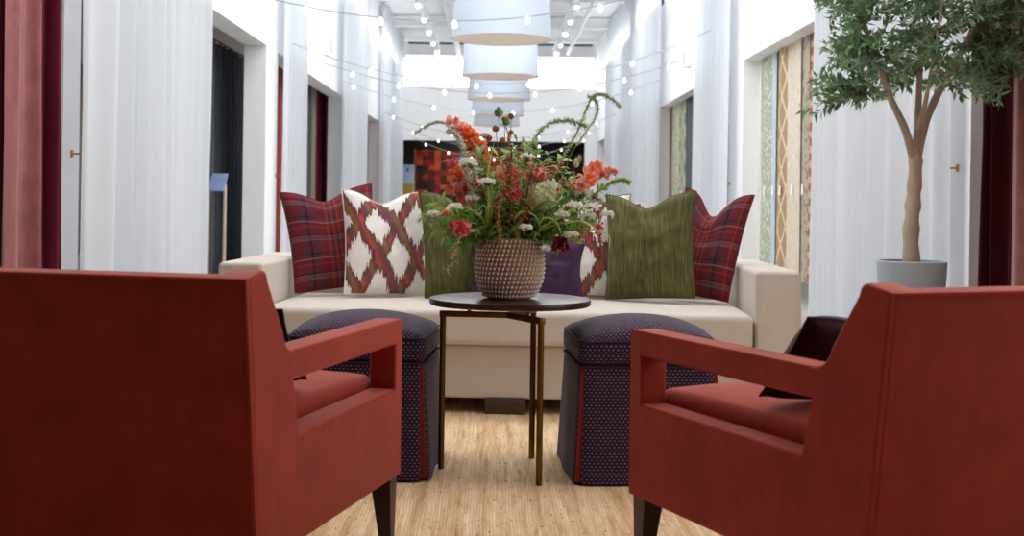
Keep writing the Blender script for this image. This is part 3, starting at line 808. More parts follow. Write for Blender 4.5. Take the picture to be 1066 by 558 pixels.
pillow('scatter_cushion', 'patterned cushion tip behind the right olive cushion', 630, 303, 6.56, .42, .50, .12, M['ikat'], yaw=.0, lean=.22, roll=0, chop=.03, seed=7, group=CG)
pillow('scatter_cushion', 'olive ribbed cushion in full view beside the right plaid cushion', 676, 310, 6.24, .45, .55, .15, M['olive'], yaw=-.3, lean=.27, roll=-.05, chop=.07, seed=8, group=CG)
pillow('scatter_cushion', 'burgundy plaid cushion against the right sofa arm', 723, 314, 6.36, .39, .56, .14, M['plaid'], yaw=-.72, lean=.27, roll=.09, chop=.125, seed=9, group=CG)

# ------------------------------------------------------------------ armchairs
D_, ZA, ZB, ZT, LEAN, THK, JN, ZTF, CW = .984, .652, .203, .825, .073, .106, .152, .844, .37
def curve_panel(name, loops, half, bev):
    cu = bpy.data.curves.new(name, 'CURVE'); cu.dimensions = '2D'; cu.fill_mode = 'BOTH'
    cu.extrude = half - bev; cu.bevel_depth = bev; cu.bevel_resolution = 2; cu.offset = -bev
    for L in loops:
        sp = cu.splines.new('POLY'); sp.points.add(len(L) - 1)
        for p, q in zip(sp.points, L): p.co = (q[0], q[1], 0, 1)
        sp.use_cyclic_u = True
    ob = bpy.data.objects.new(name, cu); COL.objects.link(ob)
    bpy.context.view_layer.update()
    dg = bpy.context.evaluated_depsgraph_get()
    me = bpy.data.meshes.new_from_object(ob.evaluated_get(dg))
    bpy.data.objects.remove(ob); bpy.data.curves.remove(cu)
    me.name = name
    return me
def to_side(me, x):
    # curve plane (y,z) -> chair frame, centred at lateral x
    for v in me.vertices:
        a, b, c_ = v.co
        v.co = (x + c_, a, b)
    me.flip_normals() if False else None
    me.polygons.foreach_set('use_smooth', [True] * len(me.polygons))
    me.update(); me.set_sharp_from_angle(angle=math.radians(50))
    return me
def fillet(p, c, q, n=6):
    p, c, q = Vector(p), Vector(c), Vector(q)
    return [tuple((1 - t) ** 2 * p + 2 * t * (1 - t) * c + t * t * q) for t in [i / n for i in range(n + 1)]]
RS = .012
side_loop = [(RS, ZB)] + [(D_ - .02, ZB)] + fillet((D_ - .008, ZB), (D_, ZB), (D_, ZB + .008), 3) + fillet((D_, ZA - .012), (D_, ZA), (D_ - .012, ZA), 3) \
    + fillet((JN + .04, ZA), (JN - .012, ZA), (JN - .03, ZA + .05), 7) + fillet((THK - LEAN + .008, ZTF - .03), (THK - LEAN, ZTF), (THK - LEAN - .02, ZTF - .002), 3) + [(-LEAN + RS + .002, ZT + .003)]
hole = [(.222, .455), (.925, .455), (.925, .582), (.19, .582)]
def back_rear(z): return -LEAN * (z - ZB) / (ZT - ZB)
def armchair(label, loc, rz):
    t = thing('armchair', label, 'armchair', (loc[0], loc[1], 0), (0, 0, rz), 'rust velvet armchairs')
    for s in (-1, 1):
        p = part('arm_panel', to_side(curve_panel('arm_panel', [side_loop, hole], .04, .007), s * (CW - .04)), M['rust'], t)
        xo = s * (CW - .003)
        part('piping', MB().tube([(xo, RS, ZB + .003), (xo, D_ - .004, ZB + .003)], .0045, 6), M['rust_pipe'], p)
        part('piping', MB().tube([(xo, D_ - .003, ZB), (xo, D_ - .003, ZA - .005)], .0035, 6), M['rust_pipe'], p)
        part('piping', MB().tube([(xo, y, z - .003) for y, z in [(D_ - .01, ZA), (JN + .045, ZA)]], .0035, 6), M['rust_pipe'], p)
    # rear shell
    b = MB()
    def sh(u, v):
        z = ZB + (ZT - ZB) * v
        return ((u - .5) * 2 * CW, back_rear(z), z)
    b.grid(10, 10, sh)
    b.grid(10, 10, lambda u, v: (lambda q: (-q[0], q[1] + RS + .002, q[2]))(sh(u, v)))
    b.grid(10, 1, lambda u, v: (lambda q: (q[0], q[1] + (RS + .002) * v, q[2] + .003 * v))(sh(u, 1)))
    b.grid(10, 1, lambda u, v: (lambda q: (-q[0], q[1] + (RS + .002) * v, q[2]))(sh(u, 0)))
    for u_ in (0, 1): b.grid(10, 1, lambda a, v: (lambda q: (q[0], q[1] + (RS + .002) * (v if u_ else 1 - v), q[2]))(sh(u_, a)))
    bk = part('back_shell', b, M['rust'], t)
    e = [(-CW + .002, 0, ZB), (-CW + .002, -LEAN, ZT), (CW - .002, -LEAN, ZT), (CW - .002, 0, ZB)]
    part('piping', MB().tube(e, .0055, 6), M['rust_pipe'], bk)
    # inner back upholstery, a little lower than the wings
    prof = [(RS + .002, ZB + .1), (.2, ZB + .1), (.175, .5), (.12, .66)] + fillet((.05, ZTF - .035), (.035, ZTF - .012), (.02, ZTF - .014), 4) + [(back_rear(ZT) + RS + .004, ZT - .004)]
    me = to_side(curve_panel('back_cushion', [prof], CW - .081, .008), 0)
    part('backrest', me, M['rust'], t)
    part('seat_base', MB().rbox((0, .56, .30), (2 * (CW - .08) - .002, .83, .19), .012, 3), M['rust'], t)
    def cr(p):
        u, v = p.x / .29, (p.y - .57) / .42
        if p.z > .4: return (p.x, p.y, p.z + .032 * max(0, 1 - u * u) ** .6 * max(0, 1 - v * v) ** .6 - .01)
        return p
    sc_ = part('seat_cushion', MB().rbox((0, .58, .44), (2 * (CW - .08) - .006, .80, .11), .03, 4, 10, cr), M['rust'], t)
    part('piping', MB().tube([(-.27, D_ - .01, .475), (.27, D_ - .01, .475)], .004, 6), M['rust_pipe'], sc_)
    for sx in (-1, 1):
        for fy, y in ((1, D_ - .012), (-1, .03)):
            b = MB(); w0, w1 = .062, .036
            x = sx * (CW - .008)
            y_in = y - fy * w0
            top = [(x, y), (x - sx * w0, y), (x - sx * w0, y_in), (x, y_in)]
            bot = [(x - sx * .004, y - fy * .004), (x - sx * w1, y - fy * .004), (x - sx * w1, y - fy * w1), (x - sx * .004, y - fy * w1)]
            i0 = [b.vert((q[0], q[1], .0)) for q in bot]; i1 = [b.vert((q[0], q[1], ZB + .004)) for q in top]
            for k in range(4): b.face((i0[k], i0[(k + 1) % 4], i1[(k + 1) % 4], i1[k]))
            b.face(i0[::-1]); b.face(i1)
            part('leg', b, M['legwood'], t, smooth=False)
    return t
LC, LT = (-.857, 2.762), -.242
RC, RT = (1.101, 2.658), .399
armchair('rust velvet armchair on the left, seen from behind', LC, LT)
armchair('rust velvet armchair on the right with dark cushion above its arm', RC, RT)
def local(o, a, p): return Vector((o[0] + p[0] * math.cos(a) - p[1] * math.sin(a), o[1] + p[0] * math.sin(a) + p[1] * math.cos(a), p[2]))
pillow('throw_cushion', 'dark plum velvet cushion in the right armchair', 0, 0, 0, .42, .27, .13, M['plum'], yaw=RT + .05, lean=-.7, roll=0, chop=.02, seed=21, group='dark plum cushions on the armchairs', base=local(RC, RT, (-.05, .545, .531)))
pillow('throw_cushion', 'dark plum velvet cushion tip beside the back of the left armchair', 0, 0, 0, .42, .25, .13, M['plum'], yaw=LT, lean=-.7, chop=.02, seed=22, group='dark plum cushions on the armchairs', base=local(LC, LT, (.045, .54, .531)))

# ------------------------------------------------------------------ ottomans
def ottoman(label, corner, rz, sx):
    """corner: the front corner nearest the table; sx=+1 if the body extends to +x from it"""
    S, Dp = .50, .52
    c_, s_ = math.cos(rz), math.sin(rz)
    cx = corner[0] + sx * S / 2 * c_ - Dp / 2 * s_; cy = corner[1] + sx * S / 2 * s_ + Dp / 2 * c_
    t = thing('ottoman', label, 'ottoman', (cx, cy, 0), (0, 0, rz), 'plum dashed ottomans')
    h = S / 2; g = Dp / 2
    def cr(p):
        u, v = p.x / h, p.y / g
        k = max(0, 1 - u * u) * max(0, 1 - v * v)
        e = .008 * (1 - ((p.z - .462) / .05) ** 2) if abs(p.z - .462) < .05 else 0
        z = p.z + (.07 * k ** .62 if p.z > .48 else 0)
        return (p.x * (1 + e), p.y * (1 + e), z)
    cu = part('cushion', MB().rbox((0, 0, .462), (S, Dp, .098), .03, 4, 12, cr), M['ottoman'], t)
    def ring(z, r, off, rad):
        pts = []
        for (ax, ay) in ((1, 1), (-1, 1), (-1, -1), (1, -1)):
            a0 = {(1, 1): 0, (-1, 1): PI / 2, (-1, -1): PI, (1, -1): 1.5 * PI}[(ax, ay)]
            for k in range(6):
                a = a0 + PI / 2 * k / 5
                pts.append((ax * (h - r) + (r + off) * math.cos(a), ay * (g - r) + (r + off) * math.sin(a), z))
        return MB().tube(pts, rad, 6, closed=True)
    part('piping', ring(.502, .036, -.001, .0045), M['ottoman'], cu)
    part('piping', ring(.414, .036, .001, .0045), M['ottoman'], cu)
    part('body', MB().rbox((0, 0, .215), (S - .05, Dp - .05, .41), .03, 3), M['ottoman'], t)
    # four skirt panels with a rust kick pleat in each corner
    for k in range(4):
        half, dep = (h, g) if k % 2 == 0 else (g, h)
        b = MB()
        def f(u, v, off=0.0):
            x = (u * 2 - 1) * (half - .020 + .012 * (1 - v))
            e = max(0, abs(u * 2 - 1) - .9) / .1
            return (x, -(dep - .001 + .024 * (1 - v) + .004 * math.sin(u * 9 + k) * (1 - v) - .006 * e * e) + off, .006 + .408 * v)
        uvf = lambda u, v: ((u * 2 - 1) * half, .408 * v)
        b.grid(24, 8, lambda u, v: f(u, v), uvf)
        b.grid(24, 8, lambda u, v: f(1 - u, v, .008), uvf)
        b.grid(24, 1, lambda u, v: f(1 - u, 0, .008 * (1 - v)), uvf)
        b.grid(1, 8, lambda u, v: f(0, v, .008 * (1 - u)), lambda u, v: (.001 * u, .4 * v)); b.grid(1, 8, lambda u, v: f(1, v, .008 * u), lambda u, v: (.001 * u, .4 * v))
        o = part('skirt_panel', b, M['ottoman'], t, sharp=50); o.rotation_euler = (0, 0, k * PI / 2)
    for ax in (-1, 1):
        for ay in (-1, 1):
            b = MB()
            def q(u, v, o=0.0):
                L = .05
                e = .019 * (1 - v)
                i = -.004
                if u < .5: x, y = h - i + e - L * (1 - 2 * u) - .012 , g - i + e - .012
                else: x, y = h - i + e - .012, g - i + e - .012 - L * (2 * u - 1)
                return (ax * (x - o), ay * (y - o), .012 + .4 * v)
            b.grid(8, 6, lambda u, v: q(u, v)); b.grid(8, 6, lambda u, v: q(u, v, .004))
            part('kick_pleat', b, M['pleat'], t, label='rust velvet pleat in the skirt corner')
    return t
ottoman('plum dashed ottoman left of the side table', (-.240, 4.42), -.06, -1)
ottoman('plum dashed ottoman right of the side table with rust pleat showing', (.308, 4.40), .06, 1)

# ------------------------------------------------------------------ side table
TC = Vector((.062, 4.63, 0))
tb = thing('side_table', 'round dark walnut side table on three bronze legs', 'table', TC)
part('tabletop', MB().lathe([(.0, .612), (.290, .612), (.297, .615), (.299, .620), (.299, .632), (.297, .636), (.292, .637), (0, .637)], 96, cap0=False, cap1=False), M['walnut'], tb)
feet = [Vector((-.186, 4.64, 0)) - TC, Vector((.169, 4.39, 0)) - TC, Vector((.157, 4.85, 0)) - TC]
hub = Vector((-.005, -.02, 0))
for i, f_ in enumerate(feet):
    lg = part('leg', MB().tube([(f_.x, f_.y, 0), (f_.x, f_.y, .585)], .0115, 12), M['bronze'], tb)
    d_ = (hub - f_); a = math.atan2(d_.y, d_.x)
    Mx = Matrix.Translation((f_.x, f_.y, .575)) @ Matrix.Rotation(a, 4, 'Z')
    b = MB(); b.add(MB().rbox((d_.length / 2, 0, 0), (d_.length + .024, .022, .022), .002, 2), Mx)
    part('frame_bar', b, M['bronze'], tb)
    p = f_.lerp(hub, .4)
    part('spacer', MB().tube([(p.x, p.y, .58), (p.x, p.y, .613)], .007, 8), M['bronze'], tb)

# ------------------------------------------------------------------ woven vase
VC = Vector((.058, 4.60, .637))
vs = thing('vase', 'woven brown and white basket vase on the side table', 'vase', VC)
prof = [(.072, 0), (.088, .008), (.106, .035), (.119, .07), (.1245, .11), (.1225, .15), (.1165, .19), (.1135, .221)]
def vr(z):
    for (r0, z0), (r1, z1) in zip(prof, prof[1:]):
        if z <= z1: return r0 + (r1 - r0) * (z - z0) / (z1 - z0)
    return prof[-1][0]
part('body', MB().lathe([(0, 0)] + prof + [(.107, .224), (.103, .21), (.11, .15), (.108, .08), (.08, .02), (0, .015)], 64, cap0=False, cap1=False), M['weave_brown'], vs)
b = MB(); w_ = MB()
NR, NC = 13, 48
for j in range(NR):
    z = .006 + (j + .5) * .215 / NR
    for i in range(NC):
        a = 2 * PI * (i + .5 * 0) / NC + j * .035
        r = vr(z)
        jit = R.uniform(-.001, .001)
        # brown pad between the stitches
        am = a + PI / NC
        b.blob(((r + .001) * math.cos(am), (r + .001) * math.sin(am), z + jit), .0062, 6, 4, (.9, .9, .95))
        p0 = Vector(((vr(z - .007) + .003) * math.cos(a - .012), (vr(z - .007) + .003) * math.sin(a - .02), z - .006))
        p1 = Vector(((r + .0065) * math.cos(a), (r + .0065) * math.sin(a), z + jit))
        p2 = Vector(((vr(z + .007) + .003) * math.cos(a + .012), (vr(z + .007) + .003) * math.sin(a + .02), z + .006))
        w_.tube([p0, p1, p2], [.0018, .0033, .0018], 5)
part('woven_cord', b, M['weave_brown'], vs); part('stitching', w_, M['weave_white'], vs, label='white cord stitches')

# ------------------------------------------------------------------ bouquet: every stem is a thing of its own
MOUTH = Vector((VC.x, VC.y, .84))
def curve(pts, n=18):
    pts = [Vector(p) for p in pts]
    P_ = [pts[0] * 2 - pts[1]] + pts + [pts[-1] * 2 - pts[-2]]
    out = []
    segs = len(pts) - 1
    for s in range(segs):
        p0, p1, p2, p3 = P_[s:s + 4]
        m = max(2, n // segs)
        for i in range(m + (1 if s == segs - 1 else 0)):
            t = i / m
            out.append(.5 * ((2 * p1) + (-p0 + p2) * t + (2 * p0 - 5 * p1 + 4 * p2 - p3) * t * t + (-p0 + 3 * p1 - 3 * p2 + p3) * t ** 3))
    return out
def rv(): return Vector((R.gauss(0, 1), R.gauss(0, 1), R.gauss(0, 1))).normalized()
nst = [0]
def flower(name, label, cat, via, tip, r=(.0028, .0016), stem='stem', group='stems in the bouquet'):
    """a stem that starts in the vase and passes the points given; returns (thing, curve)"""
    nst[0] += 1
    a = nst[0] * 2.4; q = .03 + .045 * ((nst[0] * .618) % 1)
    dirn = Vector(tip) - MOUTH
    root = Vector((VC.x + .35 * q * math.cos(a) - dirn.x * .12, VC.y + .35 * q * math.sin(a) - dirn.y * .12, .672))
    out = Vector((dirn.x, dirn.y, 0)); L = out.length
    rim = Vector((VC.x, VC.y, .862)) + (out.normalized() * min(.085, .25 * L + q * .3) if L > 1e-4 else Vector((0, 0, 0))) + Vector((math.cos(a), math.sin(a), 0)) * q * .3
    t = thing(name, label, cat, root, (0, 0, 0), group)
    c_ = curve([root, rim] + [Vector(p) for p in via] + [Vector(tip)], 24)
    c_ = [p - root for p in c_]
    part('stem', MB().tube(c_, list(r), 5), M[stem], t)
    return t, c_
def leaves_on(t, c_, m, n, L, W, t0=.35, t1=.97, up=.5, droop=.3, name='leaves'):
    b = MB()
    for i in range(n):
        k = t0 + (t1 - t0) * (i + R.random() * .6) / n
        x = k * (len(c_) - 1); j = min(int(x), len(c_) - 2)
        p = c_[j].lerp(c_[j + 1], x - j); tg = (c_[j + 1] - c_[j]).normalized()
        sd = rv(); sd = (sd - tg * sd.dot(tg)).normalized()
        b.leaf(p, sd + tg * up + Vector((0, 0, .1)), tg + rv() * .3, L * R.uniform(.7, 1.2), W * R.uniform(.8, 1.2), droop)
    return part(name, b, M[m], t)
def dpos(px, py, d=None): return P(px, py, d if d else 4.6 + R.uniform(-.1, .06))

def snapdragon(label, pts, cols, d, n=16, size=.022, span=.45):
    p = [P(x, y, d + k * .01) for k, (x, y) in enumerate(pts)]
    t, c_ = flower('snapdragon', label, 'flower', p[:-1], p[-1])
    for ci, m in enumerate(cols):
        b = MB()
        for i in range(n // len(cols) + 1):
            k = 1 - span + span * (ci + (i + R.random()) / (n / len(cols) + 1)) / len(cols)
            x = min(k, .999) * (len(c_) - 1); j = min(int(x), len(c_) - 2)
            q = c_[j].lerp(c_[j + 1], x - j); tg = (c_[j + 1] - c_[j]).normalized()
            o = rv(); o = (o - tg * o.dot(tg)).normalized(); o.y -= .5; o.normalize()
            f = q + o * size * .55; sz = size * (1.15 - .55 * (k - 1 + span) / span)
            for w in range(6):
                dr = (o * .5 + rv() * .9 + tg * .2).normalized()
                b.leaf(f, dr, o, sz, sz * .85, .3)
            b.blob(q + o * size * .35, sz * .42, 6, 4)
        part('blossom', b, M[m], t)
    leaves_on(t, c_, 'g1', 8, .04, .008, .3, .62)
    return t
def ruffled(name, label, px, py, d, r, mats, via=(), n=46, leaf='g2'):
    tip = P(px, py, d)
    t, c_ = flower(name, label, 'flower', [P(x, y, d) for x, y in via], tip)
    c0 = c_[-1]; ax = ((c_[-1] - c_[-3]).normalized() + Vector((0, -.9, .1))).normalized()
    for ci, m in enumerate(mats):
        b = MB()
        for i in range(n):
            dr = rv()
            if dr.dot(ax) < -.25: dr = dr - ax * 2 * dr.dot(ax)
            rr = r * R.uniform(.75, 1.05) * (1 if ci == 0 else .8)
            b.leaf(c0 + dr * r * .15, dr, ax + rv() * .6, rr, r * R.uniform(.45, .8), R.uniform(-.25, .3))
        part('petals' if ci == 0 else 'inner_petals', b, M[m], t)
    part('calyx', MB().blob(c0 - ax * r * .2, r * .32, 8, 5), M['pod_green'], t)
    leaves_on(t, c_, leaf, 7, .05, .012, .35, .9)
def hydrangea(label, px, py, d, r):
    tip = P(px, py, d)
    t, c_ = flower('hydrangea', label, 'flower', [], tip, (.004, .003))
    c0 = c_[-1]
    b = MB()
    for i in range(400):
        z = 1 - 2 * (i + .5) / 400; a = i * 2.39996
        dr = Vector((math.sqrt(1 - z * z) * math.cos(a), math.sqrt(1 - z * z) * math.sin(a), z))
        p = c0 + Vector((dr.x * r, dr.y * r * .8, dr.z * r * .85)) * (R.uniform(.86, 1.08) + .16 * noise.noise(dr * 2.2))
        e1 = dr.orthogonal().normalized(); e1.rotate(Matrix.Rotation(R.uniform(0, 6), 3, dr)); e2 = dr.cross(e1)
        for k in range(4):
            q = e1 * math.cos(k * PI / 2) + e2 * math.sin(k * PI / 2)
            b.leaf(p, q + dr * R.uniform(.1, .7), dr, .0105, .0105, .05)
    part('florets', b, M['hydra'], t); part('head_core', MB().blob(c0, r * .82, 12, 8, (1, .8, .85)), M['hydra'], t)
    leaves_on(t, c_, 'g2', 5, .08, .035, .5, .85)
def celosia(label, px, py, d, w, h, m1, m2):
    tip = P(px, py + 12, d)
    t, c_ = flower('cockscomb', label, 'flower', [], tip, (.004, .003))
    c0 = c_[-1]
    b = MB()
    for i in range(80):
        a = PI * (i / 79) * .9 + PI * .05
        for q in range(2):
            dr = Vector((math.cos(a), R.uniform(-.5, .2), math.sin(a))) + rv() * .12
            b.leaf(c0, dr, Vector((0, -1, 0)) + rv() * .6, R.uniform(.75, 1.05) * (w * .5 * abs(math.cos(a)) + h * abs(math.sin(a))), .011, R.uniform(-.15, .15))
    part('crest', b, M[m1], t)
    b = MB()
    for i in range(26): b.blob(c0 + Vector((R.uniform(-.4, .4) * w, R.uniform(-.012, .0), R.uniform(.55, .95) * h)), .005, 5, 4)
    part('crest_edge', b, M[m2], t)
    leaves_on(t, c_, 'g2', 6, .05, .014, .45, .9)
def amaranth(label, pts, d, r=.011):
    p = [P(x, y, d) for x, y in pts]
    t, c_ = flower('amaranth', label, 'flower', p[:-1], p[-1], (.003, .0015), 'stem_red')
    b = MB(); n0 = int(len(c_) * .42)
    cc = c_[n0:]
    for i in range(230):
        x = R.random() * (len(cc) - 1.001); j = int(x); q = cc[j].lerp(cc[j + 1], x - j)
        k = 1.15 - .85 * (x / len(cc))
        k *= .7 + .5 * abs(math.sin(x * 1.9))
        b.blob(q + rv() * r * k * R.uniform(.4, 1.15), r * .28 * R.uniform(.6, 1.3), 5, 4, bump=.2)
    part('tassel', b, M['amber'], t); leaves_on(t, c_, 'g1', 3, .05, .02, .25, .45)
def seedhead(label, px, py, d, r, m='pod_brown', via=(), cat='seed head', name='seed_head'):
    t, c_ = flower(name, label, cat, [P(x, y, d) for x, y in via], P(px, py, d), (.002, .0012))
    c0 = c_[-1]; b = MB()
    b.blob(c0, r * .7, 9, 6)
    for i in range(70):
        dr = rv(); b.blob(c0 + dr * r * .75, r * .2, 5, 4)
    part('head', b, M[m], t)
    leaves_on(t, c_, 'g1', 3, .03, .006, .4, .8)
def poppy(label, px, py, d, h, via=()):
    t, c_ = flower('poppy_pod', label, 'seed pod', [P(x, y, d) for x, y in via], P(px, py, d), (.0018, .0012))
    c0 = c_[-1]
    part('pod', MB().lathe([(.001, 0), (.35 * h, .12 * h), (.48 * h, .45 * h), (.38 * h, .8 * h), (.12 * h, .95 * h)], 12, c0), M['pod_green'], t)
    part('pod_cap', MB().lathe([(.1 * h, .93 * h), (.26 * h, .97 * h), (.24 * h, 1.03 * h), (.02 * h, 1.06 * h)], 12, c0), M['g2'], t)
def spray(label, pts, d, mats, nleaf=110, L=.016, W=.006, t0=.3, name='arching_spray', stem='stem', dz=0.0):
    p = [P(x, y, d + dz * k) for k, (x, y) in enumerate(pts)]
    t, c_ = flower(name, label, 'foliage', p[:-1], p[-1], (.0025, .001), stem)
    for m, k, l_, w_ in mats:
        leaves_on(t, c_, m, int(nleaf * k * 1.4), L * l_, W * w_, t0, 1.0, .6, .15, name='leaves' if m[0] == 'g' and m != 'greywhite' else 'florets')
def umbel(label, px, py, d, r, m='white_petal', n=34, name='lace_flower', via=()):
    t, c_ = flower(name, label, 'flower', [P(x, y, d) for x, y in via], P(px, py, d), (.002, .0012))
    c0 = c_[-1]; b = MB(); s_ = MB()
    base = c0 - (c_[-1] - c_[-3]).normalized() * r * .8
    for i in range(n):
        a = i * 2.4; q = r * math.sqrt((i + .5) / n)
        p = c0 + Vector((q * math.cos(a), q * math.sin(a) * .7 - .01, R.uniform(-.2, .25) * r - q * q / r * .3))
        s_.tube([base, p], .0005, 3)
        for k in range(5):
            dr = (rv() + Vector((0, -.4, .6))).normalized(); b.leaf2(p, dr, rv(), .010, .009)
    part('rays', s_, M['stem'], t); part('florets', b, M[m], t)
    leaves_on(t, c_, 'g1', 7, .03, .008, .4, .9)
def berries(label, px, py, d, n, spread, m='berry', name='berry_sprig'):
    t, c_ = flower(name, label, 'berries', [], P(px, py, d), (.002, .001), 'stem_red')
    c0 = c_[-1]; pts = []; s_ = MB(); q = c_[int(len(c_) * .75)]
    for i in range(n):
        p = c0 + Vector((R.gauss(0, 1), R.gauss(0, .6) - .3, R.gauss(0, .8))) * spread * .5
        s_.tube([q, q.lerp(p, .6) + rv() * .004, p], .0006, 3); pts.append(p)
    part('twigs', s_, M['stem_red'], t)
    for p in pts: part('berry', MB().blob(p, .0048 * R.uniform(.8, 1.2), 7, 5), M[m], t)
    leaves_on(t, c_, 'g1', 8, .03, .012, .4, 1)
def blade(label, pts, d, w=.011, m='g1'):
    p = [P(x, y, d) for x, y in pts]
    nst[0] += 1
    root = Vector((VC.x + R.uniform(-.03, .03), VC.y + R.uniform(-.03, .03), .675))
    dirn = p[0] - MOUTH
    rim = Vector((VC.x + max(-.08, min(.08, dirn.x)), VC.y - .03 + R.uniform(-.03, .03), .865))
    t = thing('grass_blade', label, 'leaf', root, (0, 0, 0), 'long leaf blades in the bouquet')
    c_ = [q - root for q in curve([root, rim] + p, 26)]
    b = MB(); N = len(c_)
    sd0 = Vector((.75, -.6, .2)).normalized()
    for i, q in enumerate(c_):
        k = i / (N - 1); ww = w * (1 - k ** 3) * min(1, .35 + k * 2)
        tg = (c_[min(i + 1, N - 1)] - c_[max(i - 1, 0)]).normalized(); sd = tg.cross(Vector((.3, -1, .4))).normalized()
        nn = sd.cross(tg)
        b.v += [tuple(q - sd * ww * .5 + nn * ww * .12), tuple(q), tuple(q + sd * ww * .5 + nn * ww * .12)]
    for i in range(N - 1):
        b.face((3 * i, 3 * i + 1, 3 * i + 4, 3 * i + 3)); b.face((3 * i + 1, 3 * i + 2, 3 * i + 5, 3 * i + 4))
    part('blade', b, M[m], t, sharp=None)
def filler(label, px, py, d, m, n=26, L=.045, W=.014, via=()):
    t, c_ = flower('leafy_stem', label, 'foliage', [P(x, y, d) for x, y in via], P(px, py, d), (.0025, .001))
    leaves_on(t, c_, m, n, L, W, .38, 1, .7, .35)
    return t

# tall background sprays
spray('tallest green arching spray, curling over at the upper right', [(575, 215), (583, 172), (602, 135), (613, 108), (622, 98), (633, 101), (646, 111)], 4.62, [('g4', 1, 1, 1.1), ('g1', .35, .9, 1), ('greywhite', .5, .55, 1.2)], 170, .017, .0065, .38, stem='stem_red')
spray('second green spray looping back beside the tallest one', [(580, 210), (592, 165), (607, 142), (621, 120), (621, 106), (612, 100)], 4.66, [('g4', 1, 1, 1.1), ('greywhite', .5, .55, 1.2)], 120, .015, .006, .5)
spray('green spray arching rightwards above the dark far screen', [(552, 195), (554, 160), (558, 141), (572, 129), (588, 125), (600, 128), (611, 132)], 4.6, [('g4', 1, 1.05, 1.2), ('g1', .5, 1, 1), ('greywhite', .3, .5, 1.2)], 130, .018, .007, .42)
spray('dusty white spray arching to the far upper left', [(500, 200), (487, 158), (472, 135), (458, 127), (446, 130), (432, 139)], 4.6, [('g4', .8, .9, 1), ('greywhite', 1, .7, 1.3)], 130, .015, .007, .45)
spray('dusty white plume leaning left under the orange snapdragon', [(505, 210), (493, 178), (482, 155), (474, 140), (466, 136)], 4.48, [('greywhite', 1.3, 1.15, 1.3), ('g4', .5, 1, 1)], 130, .016, .008, .4)
spray('dusty white plume beside the left carnation stems', [(500, 225), (489, 192), (484, 175), (479, 165)], 4.46, [('greywhite', 1.3, 1.15, 1.3), ('g4', .5, 1, 1)], 110, .016, .008, .4)
spray('pink jasmine sprig hanging down the left side of the vase', [(492, 243), (478, 250), (471, 262), (472, 272), (465, 283)], 4.42, [('pale_pink', .35, 1.2, 1.3), ('g1', .4, 1.2, 1.2)], 40, .016, .007, .5, name='jasmine_sprig', stem='stem_red')
spray('white budded sprig reaching out on the far left', [(488, 235), (462, 224), (446, 222), (435, 232)], 4.46, [('white_petal', .5, .6, 1.6), ('g1', .7, 1.5, 1.3)], 60, .014, .007, .5, name='budded_sprig')
spray('green budded sprig reaching out on the far right', [(600, 222), (622, 200), (638, 190), (648, 187), (656, 190)], 4.5, [('g3', 1.2, 1, 1.5), ('g1', .5, 1.5, 1.2)], 60, .014, .008, .5, name='budded_sprig')
# snapdragons
snapdragon('orange and pink snapdragon at the upper left of the bouquet', [(510, 215), (506, 180), (498, 154), (486, 138), (466, 125)], ('orange', 'orange', 'coral'), 4.55, 30, .026, .40)
snapdragon('short orange snapdragon below the upper left one', [(505, 220), (490, 190), (476, 178), (468, 166)], ('orange', 'pinkred'), 4.52, 14, .024, .3)
snapdragon('coral snapdragon at the right edge of the bouquet', [(575, 225), (596, 200), (614, 183), (622, 176), (641, 183)], ('coral', 'orange', 'coral'), 4.5, 26, .026, .36)
snapdragon('red orange snapdragon lying over the white lace on the right', [(570, 225), (590, 205), (606, 190), (618, 187)], ('coral', 'orange'), 4.46, 16, .026, .28)
snapdragon('pink snapdragon low on the left above the carnation', [(505, 235), (490, 212), (480, 202), (472, 186)], ('pinkred', 'coral'), 4.5, 16, .02, .34)
# seed heads and pods
for lab, x, y, r in (('rust seed head highest beside the poppy pods', 532, 121, .0135), ('rust seed head just left of the highest one', 525, 124, .011), ('rust seed head on the upper left of the cluster', 516, 134, .014), ('rust seed head lowest on the left of the cluster', 509, 144, .014), ('rust seed head on the right of the cluster', 532, 138, .011)):
    seedhead(lab, x, y, 4.58, r, via=[(524 + (x - 520) * .6, 190)])
seedhead('yellow brown knobby seed head in the upper centre', 523, 146, 4.55, .012, via=[(524, 190)])
poppy('oval green poppy pod standing highest in the bouquet', 519, 122, 4.58, .036, via=[(533, 190), (531, 152), (527, 134), (521, 128)])
poppy('small green poppy pod below the highest one', 527, 131, 4.58, .03, via=[(534, 195), (533, 160)])
seedhead('blue grey thistle head on the left behind the foliage', 475, 205, 4.64, .02, 'thistle', name='thistle_head')
# large blooms
hydrangea('pale green hydrangea head right of centre', 566, 202, 4.49, .062)
celosia('peach coral cockscomb in the upper centre', 529, 176, 4.5, .07, .055, 'coral', 'amber')
celosia('coral pink cockscomb beside the hydrangea', 558, 178, 4.48, .06, .055, 'coral', 'pinkred')
ruffled('carnation', 'large raspberry carnation low on the left', 482, 238, 4.40, .036, ('pinkred', 'coral'))
ruffled('carnation', 'small raspberry carnation bud left of the large one', 470, 234, 4.43, .014, ('pinkred',))
ruffled('dahlia', 'dark wine dahlia low on the right of the vase', 583, 254, 4.42, .034, ('wine', 'pinkred'))
ruffled('carnation', 'pink carnation in the middle below the cockscomb', 535, 203, 4.43, .026, ('pinkred', 'coral'))
ruffled('carnation', 'pink carnation left of the middle stems', 484, 196, 4.48, .022, ('pinkred', 'pale_pink'))
ruffled('carnation', 'small coral carnation between leaves on the left', 465, 222, 4.46, .016, ('coral',))
ruffled('carnation', 'raspberry carnation at the right above the ikat cushion', 622, 238, 4.46, .018, ('pinkred', 'coral'))
